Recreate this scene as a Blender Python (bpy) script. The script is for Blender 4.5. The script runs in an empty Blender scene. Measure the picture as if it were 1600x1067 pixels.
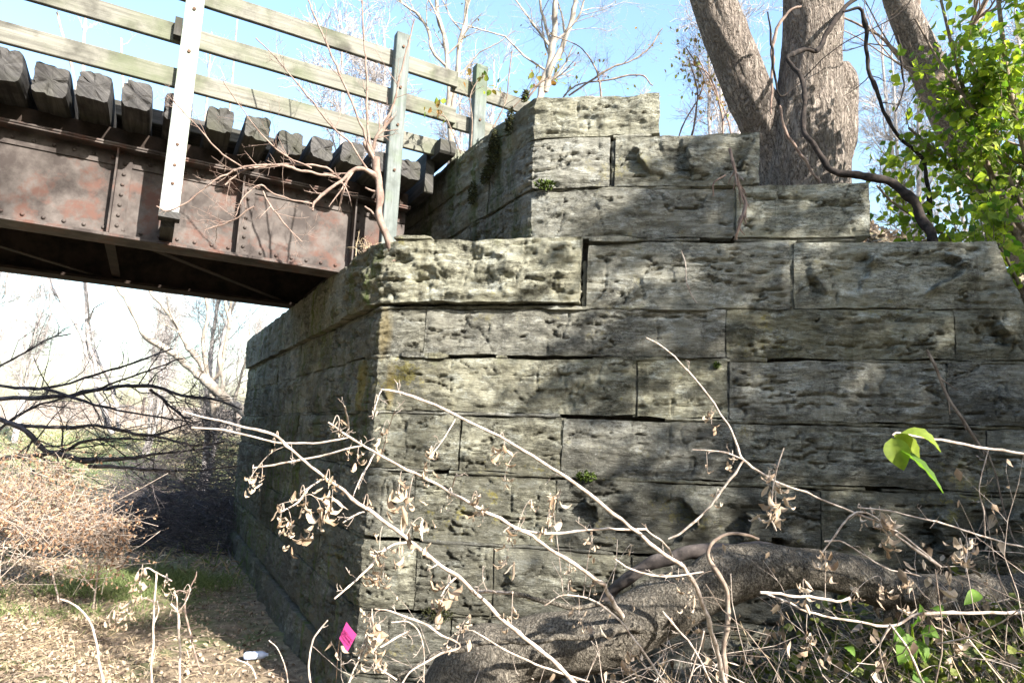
import bpy, math, random
import numpy as np
from mathutils import Vector, Matrix

random.seed(7); RNG = np.random.default_rng(11)
SC = bpy.context.scene
COL = SC.collection

# ------------------------------------------------------------------ camera, light, exposure
FPX = 1030.0
_r = math.atan(0.0467); _t = math.atan(148*math.cos(_r)/FPX)
FW = np.array([0, math.cos(_t), math.sin(_t)]); _R0 = np.array([1.0, 0, 0]); _U0 = np.array([0, -math.sin(_t), math.cos(_t)])
RT = math.cos(_r)*_R0 + math.sin(_r)*_U0; UP = -math.sin(_r)*_R0 + math.cos(_r)*_U0
EYE = np.array([0, 0, 2.3])
cam_d = bpy.data.cameras.new('camera'); cam = bpy.data.objects.new('camera', cam_d); COL.objects.link(cam)
cam_d.sensor_width = 36; cam_d.lens = FPX/1600*36; cam_d.clip_end = 2000; cam_d.clip_start = 0.05
cam.matrix_world = Matrix(((RT[0], UP[0], -FW[0], EYE[0]), (RT[1], UP[1], -FW[1], EYE[1]), (RT[2], UP[2], -FW[2], EYE[2]), (0, 0, 0, 1)))
SC.camera = cam

SUN_AZ, SUN_EL = 136.5, 31.0
W = bpy.data.worlds.new('World'); SC.world = W; W.use_nodes = True
nt = W.node_tree; sky = nt.nodes.new('ShaderNodeTexSky'); sky.sky_type = 'NISHITA'; sky.sun_disc = False
sky.sun_elevation = math.radians(SUN_EL); sky.sun_rotation = math.radians(SUN_AZ)
sky.air_density = 1.5; sky.dust_density = 2.2; sky.ozone_density = 3.6
bg = nt.nodes['Background']; bg.inputs['Strength'].default_value = 0.13
nt.links.new(sky.outputs[0], bg.inputs['Color'])
sd = bpy.data.lights.new('sun', 'SUN'); sd.energy = 5.0; sd.angle = math.radians(0.55); sd.color = (1.0, 0.94, 0.85)
so = bpy.data.objects.new('sun', sd); COL.objects.link(so)
_a, _e = math.radians(SUN_AZ), math.radians(SUN_EL)
SUNV = Vector((math.sin(_a)*math.cos(_e), math.cos(_a)*math.cos(_e), math.sin(_e)))
so.rotation_euler = SUNV.to_track_quat('Z', 'Y').to_euler()
SC.view_settings.view_transform = 'Standard'; SC.view_settings.look = 'None'
SC.view_settings.exposure = 1.92; SC.view_settings.gamma = 1.0; SC.view_settings.use_curve_mapping = False
SC.cycles.max_bounces = 6; SC.cycles.diffuse_bounces = 3; SC.cycles.transparent_max_bounces = 8

# ------------------------------------------------------------------ frames of reference
def ray(x, y): return (x-800)/FPX*RT - (y-533.5)/FPX*UP + FW
def at(x, y, d): return EYE + ray(x, y)*d                      # a point of the place, seen in that direction, d metres deep
def hd(a): a = math.radians(a); return np.array([math.sin(a), math.cos(a), 0.0])
C0 = at(592, 490, 5.0); C0[2] = 0.0                            # foot of the corner between breast and wing wall
BR, BD, WG, NW, NB = hd(-28.6), hd(61.4), hd(100), hd(190), hd(-118.6)
def L(s, b, z): p = C0 + BD*s + BR*b; return np.array([p[0], p[1], z])
def WL(t, z, out=0.0): p = C0 + WG*t + NW*out; return np.array([p[0], p[1], z])
def sb(p): v = np.asarray(p)[..., :2] - C0[:2]; return v@BD[:2], v@BR[:2]

# ------------------------------------------------------------------ noise
def _hash(ix, iy, iz, seed):
    h = (ix.astype(np.int64)*374761393 + iy.astype(np.int64)*668265263 + iz.astype(np.int64)*2147483647 + seed*974634777) & 0xffffffff
    h = ((h ^ (h >> 13))*1274126177) & 0xffffffff
    h = ((h ^ (h >> 16))*2246822519) & 0xffffffff
    return ((h ^ (h >> 15)) & 0xffffff)/float(0xffffff)*2-1
def vnoise(x, y, z, seed=0):
    x, y, z = np.broadcast_arrays(np.asarray(x, float), np.asarray(y, float), np.asarray(z, float))
    ix, iy, iz = np.floor(x), np.floor(y), np.floor(z); fx, fy, fz = x-ix, y-iy, z-iz
    fx, fy, fz = [f*f*f*(f*(f*6-15)+10) for f in (fx, fy, fz)]
    o = 0
    for a in (0, 1):
        for b in (0, 1):
            for c in (0, 1):
                o = o + _hash(ix+a, iy+b, iz+c, seed)*(fx if a else 1-fx)*(fy if b else 1-fy)*(fz if c else 1-fz)
    return o
def fbm(x, y, z, oct=4, seed=0, gain=0.5):
    o = 0; a = 1.0; s = 0
    for i in range(oct):
        o = o + a*vnoise(x*2**i, y*2**i, z*2**i, seed+i*7); s += a; a *= gain
    return o/s
def sstep(a, b, x): t = np.clip((np.asarray(x, float)-a)/(b-a), 0, 1); return t*t*(3-2*t)

# ------------------------------------------------------------------ materials
def ramp(nt, fac, stops, interp='LINEAR'):
    n = nt.nodes.new('ShaderNodeValToRGB'); n.color_ramp.interpolation = interp
    while len(n.color_ramp.elements) < len(stops): n.color_ramp.elements.new(0.5)
    for e, (p, c) in zip(n.color_ramp.elements, stops):
        e.position = p; e.color = (c, c, c, 1) if isinstance(c, (int, float)) else (*c, 1)
    nt.links.new(fac, n.inputs[0]); return n.outputs[0]
def coords(nt, scale=(1, 1, 1), kind='Object', rot=(0, 0, 0)):
    tc = nt.nodes.new('ShaderNodeTexCoord'); m = nt.nodes.new('ShaderNodeMapping')
    m.inputs['Scale'].default_value = scale; m.inputs['Rotation'].default_value = rot
    nt.links.new(tc.outputs[kind], m.inputs[0]); return m.outputs[0]
def noise(nt, co, scale, detail=4, rough=0.6, dist=0.0, col=False):
    n = nt.nodes.new('ShaderNodeTexNoise'); n.inputs['Scale'].default_value = scale; n.inputs['Detail'].default_value = detail
    n.inputs['Roughness'].default_value = rough; n.inputs['Distortion'].default_value = dist
    nt.links.new(co, n.inputs['Vector']); return n.outputs['Color' if col else 'Fac']
def mixc(nt, fac, a, b, mode='MIX'):
    n = nt.nodes.new('ShaderNodeMix'); n.data_type = 'RGBA'; n.blend_type = mode
    for sock, v in ((n.inputs['Factor'], fac), (n.inputs['A'], a), (n.inputs['B'], b)):
        pass
    def put(s, v):
        if hasattr(v, 'is_linked') or hasattr(v, 'node'): nt.links.new(v, s)
        elif isinstance(v, (int, float)): s.default_value = v
        else: s.default_value = (*v, 1)
    put(n.inputs[0], fac); put(n.inputs[6], a); put(n.inputs[7], b); return n.outputs[2]
def mathn(nt, op, a, b=0.0):
    n = nt.nodes.new('ShaderNodeMath'); n.operation = op
    for s, v in ((n.inputs[0], a), (n.inputs[1], b)):
        if isinstance(v, (int, float)): s.default_value = v
        else: nt.links.new(v, s)
    return n.outputs[0]
def material(name, build):
    m = bpy.data.materials.new(name); m.use_nodes = True; nt = m.node_tree; bs = nt.nodes['Principled BSDF']
    bs.inputs['Specular IOR Level'].default_value = 0.25; bs.inputs['Roughness'].default_value = 0.85
    build(nt, bs); return m
def bump(nt, bs, h, strength=0.5, dist=0.01):
    b = nt.nodes.new('ShaderNodeBump'); b.inputs['Strength'].default_value = strength; b.inputs['Distance'].default_value = dist
    nt.links.new(h, b.inputs['Height']); nt.links.new(b.outputs[0], bs.inputs['Normal'])
def zcoord(nt):
    tc = nt.nodes.new('ShaderNodeTexCoord'); s = nt.nodes.new('ShaderNodeSeparateXYZ'); nt.links.new(tc.outputs['Object'], s.inputs[0]); return s

def stone_mat(name, algae):
    def b(nt, bs):
        co = coords(nt); bed = coords(nt, (1.5, 1.5, 5)); ver = coords(nt, (5, 5, 0.5))
        base = mixc(nt, ramp(nt, noise(nt, co, 1.5, 6, 0.6), [(0.36, 0.0), (0.62, 1.0)]), (0.262, 0.252, 0.195), (0.385, 0.382, 0.32))
        base = mixc(nt, ramp(nt, noise(nt, co, 16, 10, 0.82), [(0.42, 0.0), (0.54, 1.0)]), mixc(nt, 0.5, base, (0.15, 0.145, 0.11)), base)
        # pale crust of lichen
        base = mixc(nt, ramp(nt, noise(nt, coords(nt, (1, 1, 1.8)), 5.5, 13, 0.85), [(0.53, 0.0), (0.58, 0.6)]), base, (0.50, 0.52, 0.48))
        # dark weathering, more of it on the lower courses
        z = zcoord(nt).outputs['Z']
        low = ramp(nt, mathn(nt, 'MULTIPLY', z, 0.2), [(0.12, 0.18), (0.38, 0.13), (0.58, 0.065), (0.76, 0.01)])
        dk = mathn(nt, 'ADD', noise(nt, coords(nt, (1.0, 1.0, 1.5)), 2.2, 14, 0.80), low)
        base = mixc(nt, ramp(nt, dk, [(0.54, 0.0), (0.64, 0.74)]), base, (0.075, 0.073, 0.062))
        base = mixc(nt, ramp(nt, noise(nt, ver, 2.0, 7, 0.65), [(0.57, 0.0), (0.68, 0.6)]), base, (0.09, 0.085, 0.065))
        # hairline bedding cracks, pits and specks
        def hair(n, w): return ramp(nt, mathn(nt, 'ABSOLUTE', mathn(nt, 'SUBTRACT', n, 0.5)), [(0.0, 1.0), (w, 0.0)])
        msk = ramp(nt, noise(nt, co, 3.0, 4, 0.6), [(0.44, 0.0), (0.56, 1.0)])
        h1 = mathn(nt, 'MULTIPLY', hair(noise(nt, coords(nt, (1.1, 1.1, 5)), 3.2, 8, 0.62, 0.2), 0.012), msk); h2 = mathn(nt, 'MULTIPLY', hair(noise(nt, coords(nt, (1.6, 1.6, 6)), 7, 6, 0.65, 0.3), 0.016), msk)
        hh = mathn(nt, 'MAXIMUM', h1, h2)
        base = mixc(nt, mathn(nt, 'MULTIPLY', hh, 0.75), base, (0.035, 0.033, 0.026))
        pit = ramp(nt, noise(nt, coords(nt, (1, 1, 2.0)), 26, 5, 0.8), [(0.63, 0.0), (0.67, 0.85)])
        base = mixc(nt, pit, base, (0.04, 0.04, 0.032))
        base = mixc(nt, ramp(nt, noise(nt, co, 70, 4, 0.8), [(0.62, 0.0), (0.68, 0.5)]), base, (0.6, 0.6, 0.54))
        # olive and yellow lichen
        base = mixc(nt, ramp(nt, mathn(nt, 'MULTIPLY', noise(nt, coords(nt, (1, 1, 1.6)), 2.0, 4), noise(nt, co, 16, 10, 0.85)), [(0.33, 0.0), (0.355, 0.5)]), base, (0.25, 0.22, 0.07))
        base = mixc(nt, ramp(nt, noise(nt, co, 3.6, 10, 0.8), [(0.58, 0.0), (0.66, 0.3)]), base, (0.20, 0.21, 0.11))
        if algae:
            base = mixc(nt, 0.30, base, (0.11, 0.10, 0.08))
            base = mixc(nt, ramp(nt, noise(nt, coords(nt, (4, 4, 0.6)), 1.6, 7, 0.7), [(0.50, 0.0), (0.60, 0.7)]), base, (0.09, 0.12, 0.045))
        # rust coloured seepage stains beside the corner
        tcn = nt.nodes.new('ShaderNodeTexCoord')
        for cx, cy, cz, kx, kz, amt in ((0.05, 0.0, 3.03, 14, 5.0, 0.8), (-0.16, 0.29, 2.66, 9, 4.2, 0.75), (0.13, -0.01, 2.62, 22, 5.0, 0.5)):
            vs = nt.nodes.new('ShaderNodeVectorMath'); vs.operation = 'SUBTRACT'; nt.links.new(tcn.outputs['Object'], vs.inputs[0]); vs.inputs[1].default_value = (cx, cy, cz)
            vm = nt.nodes.new('ShaderNodeVectorMath'); vm.operation = 'MULTIPLY'; nt.links.new(vs.outputs[0], vm.inputs[0]); vm.inputs[1].default_value = (kx, kx*0.6, kz)
            vl = nt.nodes.new('ShaderNodeVectorMath'); vl.operation = 'LENGTH'; nt.links.new(vm.outputs[0], vl.inputs[0])
            fs = mathn(nt, 'ADD', vl.outputs['Value'], mathn(nt, 'MULTIPLY', noise(nt, ver, 3, 6, 0.7), 1.2))
            base = mixc(nt, ramp(nt, mathn(nt, 'MULTIPLY', fs, 0.5), [(0.55, amt*0.75), (0.85, 0.0)]), base, (0.34, 0.27, 0.12))
        oi = nt.nodes.new('ShaderNodeObjectInfo'); hs = nt.nodes.new('ShaderNodeHueSaturation'); nt.links.new(base, hs.inputs['Color'])
        nt.links.new(mathn(nt, 'ADD', mathn(nt, 'MULTIPLY', oi.outputs['Random'], 0.32), 0.78), hs.inputs['Value'])
        r2 = mathn(nt, 'FRACT', mathn(nt, 'MULTIPLY', oi.outputs['Random'], 17.3)); nt.links.new(mathn(nt, 'ADD', mathn(nt, 'MULTIPLY', r2, 0.6), 0.75), hs.inputs['Saturation']); base = hs.outputs[0]
        nt.links.new(base, bs.inputs['Base Color']); bs.inputs['Roughness'].default_value = 0.95; bs.inputs['Specular IOR Level'].default_value = 0.1
        h = mathn(nt, 'SUBTRACT', mathn(nt, 'ADD', mathn(nt, 'MULTIPLY', noise(nt, coords(nt, (1.3, 1.3, 7)), 6, 10, 0.72, 0.3), 1.5), mathn(nt, 'MULTIPLY', noise(nt, co, 20, 12, 0.84), 0.9)), mathn(nt, 'ADD', mathn(nt, 'MULTIPLY', hh, 0.5), mathn(nt, 'MULTIPLY', pit, 0.5)))
        bump(nt, bs, h, 1.0, 0.024)
    return material(name, b)
M = {}
M['stone'] = stone_mat('limestone', False); M['stone_algae'] = stone_mat('limestone_algae', True)
def simple(name, c1, c2, scale=8, stretch=(1, 1, 1), rough=0.9, bstr=0.4, bdist=0.006, lo=0.38, hi=0.62, detail=6, rnd=0.0, spec=0.2, c3=None, s3=3.0):
    def b(nt, bs):
        co = coords(nt, stretch)
        n = noise(nt, co, scale, detail, 0.65)
        c = mixc(nt, ramp(nt, n, [(lo, 0.0), (hi, 1.0)]), c1, c2)
        if c3: c = mixc(nt, ramp(nt, noise(nt, coords(nt), s3, 5, 0.7), [(0.5, 0.0), (0.62, 0.85)]), c, c3)
        if rnd:
            oi = nt.nodes.new('ShaderNodeObjectInfo'); g = nt.nodes.new('ShaderNodeNewGeometry')
            f = mathn(nt, 'ADD', mathn(nt, 'MULTIPLY', g.outputs['Random Per Island'], 2*rnd), 1-rnd)
            hs = nt.nodes.new('ShaderNodeHueSaturation'); nt.links.new(f, hs.inputs['Value']); nt.links.new(c, hs.inputs['Color'])
            hs.inputs['Hue'].default_value = 0.5; c = hs.outputs[0]
        nt.links.new(c, bs.inputs['Base Color']); bs.inputs['Roughness'].default_value = rough; bs.inputs['Specular IOR Level'].default_value = spec
        if bstr: bump(nt, bs, n, bstr, bdist)
    return material(name, b)
M['mortar'] = simple('mortar', (0.13, 0.12, 0.085), (0.29, 0.27, 0.19), 24, bstr=0.9)
M['core'] = simple('rubble_core', (0.05, 0.045, 0.035), (0.10, 0.09, 0.07), 12)
M['moss'] = simple('moss', (0.03, 0.05, 0.01), (0.09, 0.13, 0.02), 60, bstr=1.0)
M['moss_dark'] = simple('dry_moss', (0.022, 0.022, 0.012), (0.055, 0.06, 0.02), 50, bstr=1.0)
M['steel'] = simple('rusty_steel', (0.028, 0.020, 0.017), (0.095, 0.080, 0.072), 3.6, rough=0.72, bstr=0.25, lo=0.4, hi=0.6, detail=9, c3=(0.085, 0.036, 0.024), s3=3.8, spec=0.35)
M['steel_shaded'] = simple('shaded_steel', (0.016, 0.012, 0.010), (0.04, 0.028, 0.022), 6, rough=0.85)  # steel colour darkened to imitate the shade below the deck
def wood(name, a, b_, c, green=None):
    def bb(nt, bs):
        # grain runs along local X of the object
        co = coords(nt, (1.2, 22, 22), 'UV')
        n = noise(nt, co, 1.5, 8, 0.7, 0.4); col = mixc(nt, ramp(nt, n, [(0.35, 0.0), (0.65, 1.0)]), a, b_)
        col = mixc(nt, ramp(nt, noise(nt, coords(nt), 3.5, 5), [(0.5, 0.0), (0.68, 0.8)]), col, c)
        col = mixc(nt, ramp(nt, noise(nt, co, 5, 5, 0.7), [(0.62, 0.0), (0.68, 0.8)]), col, (0.06, 0.05, 0.035))
        if green: col = mixc(nt, ramp(nt, noise(nt, coords(nt), 2.4, 4), [(0.45, 0.0), (0.66, 0.7)]), col, green)
        nt.links.new(col, bs.inputs['Base Color']); bump(nt, bs, n, 0.5, 0.006)
    return material(name, bb)
M['wood_rail'] = wood('weathered_rail', (0.10, 0.097, 0.082), (0.20, 0.195, 0.165), (0.033, 0.031, 0.025), (0.09, 0.105, 0.06))
M['wood_post'] = wood('weathered_post', (0.32, 0.34, 0.33), (0.46, 0.48, 0.46), (0.22, 0.25, 0.22), (0.22, 0.28, 0.17))
M['wood_post_grey'] = wood('dull_grey_post', (0.10, 0.115, 0.11), (0.17, 0.19, 0.18), (0.06, 0.068, 0.058), (0.085, 0.12, 0.055))  # darker, greyer copy of the post wood
M['tie'] = wood('creosoted_tie', (0.022, 0.021, 0.021), (0.09, 0.086, 0.082), (0.011, 0.010, 0.010), (0.05, 0.05, 0.034))
M['bolt'] = simple('rusty_bolt', (0.05, 0.03, 0.02), (0.14, 0.08, 0.05), 40, rough=0.6)
M['galv'] = simple('galvanised', (0.30, 0.33, 0.36), (0.45, 0.48, 0.52), 20, rough=0.45, bstr=0.1)
def barkmat(name, dark, mid, pale, sc, st, bd):
    def b(nt, bs):
        co = coords(nt, (1, 1, st)); n = noise(nt, co, sc, 5, 0.62, 0.5)
        rg = mathn(nt, 'ABSOLUTE', mathn(nt, 'SUBTRACT', n, 0.5)); f = noise(nt, coords(nt, (1, 1, 0.5)), sc*4, 6, 0.75)
        c = mixc(nt, ramp(nt, rg, [(0.0, 0.0), (0.05, 0.55), (0.14, 1.0)]), dark, mid); c = mixc(nt, ramp(nt, f, [(0.45, 0.0), (0.65, 0.8)]), c, pale)
        c = mixc(nt, ramp(nt, noise(nt, coords(nt), 1.7, 5, 0.7), [(0.45, 0.0), (0.65, 0.55)]), c, mixc(nt, 0.5, mid, dark))
        nt.links.new(c, bs.inputs['Base Color']); bs.inputs['Roughness'].default_value = 0.95; bs.inputs['Specular IOR Level'].default_value = 0.1
        h = mathn(nt, 'ADD', mathn(nt, 'MINIMUM', mathn(nt, 'MULTIPLY', rg, 7), 1.0), mathn(nt, 'MULTIPLY', f, 0.5)); bump(nt, bs, h, 1.0, bd)
    return material(name, b)
M['bark'] = barkmat('tree_bark', (0.06, 0.047, 0.04), (0.29, 0.245, 0.21), (0.44, 0.385, 0.33), 17, 0.26, 0.03)
M['log'] = barkmat('fallen_log_bark', (0.04, 0.034, 0.028), (0.15, 0.132, 0.108), (0.29, 0.262, 0.215), 30, 0.9, 0.014)
M['pale_bark'] = simple('pale_bark', (0.20, 0.17, 0.14), (0.44, 0.39, 0.33), 7, (1, 1, 0.6), bstr=0.5)
M['far_bark'] = simple('overlit_bark', (0.26, 0.235, 0.225), (0.46, 0.425, 0.41), 7, (1, 1, 0.6), bstr=0.3)  # bark paled to imitate far twigs overexposed in the sun
M['branch'] = simple('branch_bark', (0.13, 0.095, 0.075), (0.30, 0.24, 0.19), 14, bstr=0.5)
M['sapling'] = simple('sapling_bark', (0.16, 0.11, 0.09), (0.30, 0.225, 0.185), 14, bstr=0.3)
M['darkbranch'] = simple('dark_branch_bark', (0.04, 0.034, 0.032), (0.12, 0.10, 0.09), 14, bstr=0.5)
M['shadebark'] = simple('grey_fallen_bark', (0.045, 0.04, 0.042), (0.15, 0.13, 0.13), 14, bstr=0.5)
M['vinebark'] = simple('vine_bark', (0.012, 0.010, 0.009), (0.045, 0.035, 0.03), 18, bstr=0.7)
M['weed'] = simple('dry_weed_stalk', (0.25, 0.19, 0.15), (0.54, 0.47, 0.41), 34, bstr=0.2)
M['straw'] = simple('dry_straw', (0.34, 0.26, 0.16), (0.54, 0.44, 0.30), 5, bstr=0, rnd=0.4)
def leafmat(name, c1, c2, trans=0.35, tcol=None, rnd=0.35, scale=2.0):
    def b(nt, bs):
        g = nt.nodes.new('ShaderNodeNewGeometry'); oi = nt.nodes.new('ShaderNodeObjectInfo')
        f = mathn(nt, 'FRACT', mathn(nt, 'ADD', g.outputs['Random Per Island'], oi.outputs['Random']))
        c = mixc(nt, f, c1, c2)
        hs = nt.nodes.new('ShaderNodeHueSaturation'); nt.links.new(c, hs.inputs['Color'])
        nt.links.new(mathn(nt, 'ADD', mathn(nt, 'MULTIPLY', noise(nt, coords(nt), 40, 3), 0.8), 0.6), hs.inputs['Value'])
        nt.links.new(hs.outputs[0], bs.inputs['Base Color']); bs.inputs['Roughness'].default_value = 0.6
        if trans:
            tr = nt.nodes.new('ShaderNodeBsdfTranslucent'); ms = nt.nodes.new('ShaderNodeMixShader'); ms.inputs[0].default_value = trans
            nt.links.new(mixc(nt, 1.0, hs.outputs[0], tcol or (1.6, 1.6, 1.0), 'MULTIPLY'), tr.inputs['Color'])
            nt.links.new(bs.outputs[0], ms.inputs[1]); nt.links.new(tr.outputs[0], ms.inputs[2])
            nt.links.new(ms.outputs[0], nt.nodes['Material Output'].inputs['Surface'])
    return material(name, b)
M['leaf_green'] = leafmat('green_leaf', (0.06, 0.13, 0.02), (0.30, 0.35, 0.05), 0.5, (1.7, 1.8, 0.8))
M['leaf_undergrowth'] = leafmat('undergrowth_leaf', (0.03, 0.05, 0.01), (0.20, 0.22, 0.05), 0.3, (1.6, 1.8, 0.8))
M['leaf_broad'] = leafmat('broad_leaf', (0.05, 0.12, 0.015), (0.12, 0.21, 0.03), 0.4, (1.5, 1.8, 0.8))
M['leaf_autumn'] = leafmat('autumn_leaf', (0.22, 0.10, 0.03), (0.16, 0.20, 0.03), 0.4)
M['leaf_dead'] = leafmat('dead_leaf', (0.26, 0.18, 0.115), (0.56, 0.46, 0.35), 0.2, (1, 1, 1))
M['litter'] = leafmat('leaf_litter', (0.07, 0.045, 0.03), (0.48, 0.38, 0.28), 0.1, (1, 1, 1))
M['brushleaf'] = leafmat('brush_leaf', (0.24, 0.125, 0.07), (0.46, 0.32, 0.21), 0.2, (1, 1, 1))
M['grass'] = leafmat('grass_blade', (0.07, 0.11, 0.03), (0.22, 0.25, 0.11), 0.25)
M['tag'] = simple('pink_plastic', (0.80, 0.08, 0.36), (0.85, 0.11, 0.40), 5, bstr=0, rough=0.5)
M['ink'] = simple('black_ink', (0.12, 0.01, 0.05), (0.14, 0.01, 0.06), 5, bstr=0)
M['bottle'] = simple('bluish_plastic', (0.35, 0.42, 0.60), (0.62, 0.68, 0.80), 9, bstr=0.2, rough=0.3)
def ground_b(nt, bs):
    co = coords(nt)
    c = mixc(nt, ramp(nt, noise(nt, co, 9, 8, 0.75), [(0.38, 0.0), (0.62, 1.0)]), (0.10, 0.075, 0.05), (0.33, 0.26, 0.18))
    c = mixc(nt, ramp(nt, noise(nt, co, 0.9, 5, 0.7), [(0.50, 0.0), (0.60, 0.6)]), c, (0.10, 0.15, 0.04))
    s = nt.nodes.new('ShaderNodeSeparateXYZ'); nt.links.new(coords(nt), s.inputs[0])
    far = ramp(nt, mathn(nt, 'MULTIPLY', s.outputs['Y'], 0.01), [(0.10, 0.0), (0.22, 1.0)])
    meadow = mixc(nt, ramp(nt, noise(nt, co, 0.5, 6, 0.75), [(0.42, 0.0), (0.6, 1.0)]), (0.14, 0.18, 0.06), (0.27, 0.24, 0.13))
    c = mixc(nt, far, c, meadow)
    ff = ramp(nt, mathn(nt, 'MULTIPLY', s.outputs['Y'], 0.01), [(0.33, 0.0), (0.40, 1.0)])
    c = mixc(nt, ff, c, mixc(nt, noise(nt, co, 0.2, 4), (0.28, 0.225, 0.17), (0.38, 0.31, 0.25)))
    nt.links.new(c, bs.inputs['Base Color']); bump(nt, bs, noise(nt, co, 22, 8, 0.8), 0.8, 0.03)
M['ground'] = material('ground_soil', ground_b)

# ------------------------------------------------------------------ mesh helpers
class Acc:
    def __init__(s): s.v = []; s.q = []; s.t = []; s.n = 0; s.qm = []; s.tm = []; s.uv = None
    def add(s, v, q=None, t=None, m=0):
        v = np.asarray(v, float).reshape(-1, 3)
        if q is not None and len(q): q = np.asarray(q, np.int64).reshape(-1, 4)+s.n; s.q.append(q); s.qm.append(np.full(len(q), m) if np.isscalar(m) else m)
        if t is not None and len(t): t = np.asarray(t, np.int64).reshape(-1, 3)+s.n; s.t.append(t); s.tm.append(np.full(len(t), m) if np.isscalar(m) else m)
        s.v.append(v); s.n += len(v)
    def mesh(s, name, mats, smooth=False, origin=(0, 0, 0)):
        me = bpy.data.meshes.new(name)
        v = np.concatenate(s.v) - np.asarray(origin, float)
        q = np.concatenate(s.q) if s.q else np.zeros((0, 4), np.int64); t = np.concatenate(s.t) if s.t else np.zeros((0, 3), np.int64)
        me.vertices.add(len(v)); me.vertices.foreach_set('co', v.astype(np.float32).ravel())
        me.loops.add(q.size+t.size); me.loops.foreach_set('vertex_index', np.concatenate([q.ravel(), t.ravel()]).astype(np.int32))
        me.polygons.add(len(q)+len(t))
        st = np.concatenate([np.arange(len(q))*4, q.size+np.arange(len(t))*3]).astype(np.int32)
        me.polygons.foreach_set('loop_start', st)
        mi = np.concatenate([np.concatenate(s.qm) if s.qm else np.zeros(0), np.concatenate(s.tm) if s.tm else np.zeros(0)]).astype(np.int32)
        me.polygons.foreach_set('material_index', mi)
        me.polygons.foreach_set('use_smooth', np.full(len(mi), smooth))
        for m in (mats if isinstance(mats, (list, tuple)) else [mats]): me.materials.append(M[m])
        me.update(calc_edges=True); me.validate(); return me
def put(me, name, parent=None, loc=None):
    o = bpy.data.objects.new(name, me); COL.objects.link(o)
    if parent is not None: o.parent = parent
    if loc is not None: o.location = loc
    return o
def thing(name, label, cat, loc, group=None):
    o = bpy.data.objects.new(name, None); COL.objects.link(o); o.location = loc; o['label'] = label; o['category'] = cat
    if group: o['group'] = group
    return o
def part(acc, name, mats, root, smooth=False, kind=None, label=None, parent=None):
    """a part of root; its mesh is given in world metres"""
    o = put(acc.mesh(name, mats, smooth, root.location), name, parent or root)
    if name in ('twigs', 'branches'): kind = 'stuff'
    if kind: o['kind'] = kind
    if label: o['label'] = label
    return o
def solo(acc, name, mats, label=None, cat=None, kind=None, smooth=False, origin=None, group=None):
    v = np.concatenate(acc.v)
    if origin is None: origin = (*(v[:, :2].mean(0)), v[:, 2].min())
    o = put(acc.mesh(name, mats, smooth, origin), name, loc=origin)
    if label: o['label'] = label
    if cat: o['category'] = cat
    if kind: o['kind'] = kind
    if group: o['group'] = group
    return o
BOXQ = [(0, 3, 2, 1), (4, 5, 6, 7), (0, 1, 5, 4), (1, 2, 6, 5), (2, 3, 7, 6), (3, 0, 4, 7)]
def box(acc, o, ex, ey, ez, m=0, ch=0.0):
    """box with corner o and edge vectors ex, ey, ez; ch bevels the four long edges along ex"""
    o, ex, ey, ez = [np.asarray(a, float) for a in (o, ex, ey, ez)]
    if ch <= 0:
        acc.add([o, o+ex, o+ex+ey, o+ey, o+ez, o+ex+ez, o+ex+ey+ez, o+ey+ez], BOXQ, m=m); return
    ly, lz = np.linalg.norm(ey), np.linalg.norm(ez); a, b = ch/ly, ch/lz
    prof = [(a, 0), (1-a, 0), (1, b), (1, 1-b), (1-a, 1), (a, 1), (0, 1-b), (0, b)]
    V = [o+ey*p+ez*q for p, q in prof]+[o+ex+ey*p+ez*q for p, q in prof]
    Q = [(i, (i+1) % 8, (i+1) % 8+8, i+8) for i in range(8)]
    acc.add(V, Q, m=m); acc.add(V[:8], [(0, 7, 2, 1), (7, 6, 3, 2), (6, 5, 4, 3)], m=m); acc.add(V[8:], [(0, 1, 2, 7), (7, 2, 3, 6), (6, 3, 4, 5)], m=m)
def wood_uv(me, axis, origin=(0, 0, 0)):
    uv = me.uv_layers.new(name='UVMap'); ax = Vector(axis).normalized(); o = np.array(ax)
    n = len(me.vertices); co = np.empty(n*3, np.float32); me.vertices.foreach_get('co', co); co = co.reshape(-1, 3)
    u = co@o; rest = co-np.outer(u, o); w = rest@np.array([0.37, 0.21, 1.0]) + rest@np.array([0.9, -0.5, 0.0])*0.7
    li = np.empty(len(me.loops), np.int32); me.loops.foreach_get('vertex_index', li)
    off = random.random()*10
    uv.data.foreach_set('uv', np.stack([u[li]+off, w[li]+off], 1).astype(np.float32).ravel())
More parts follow.
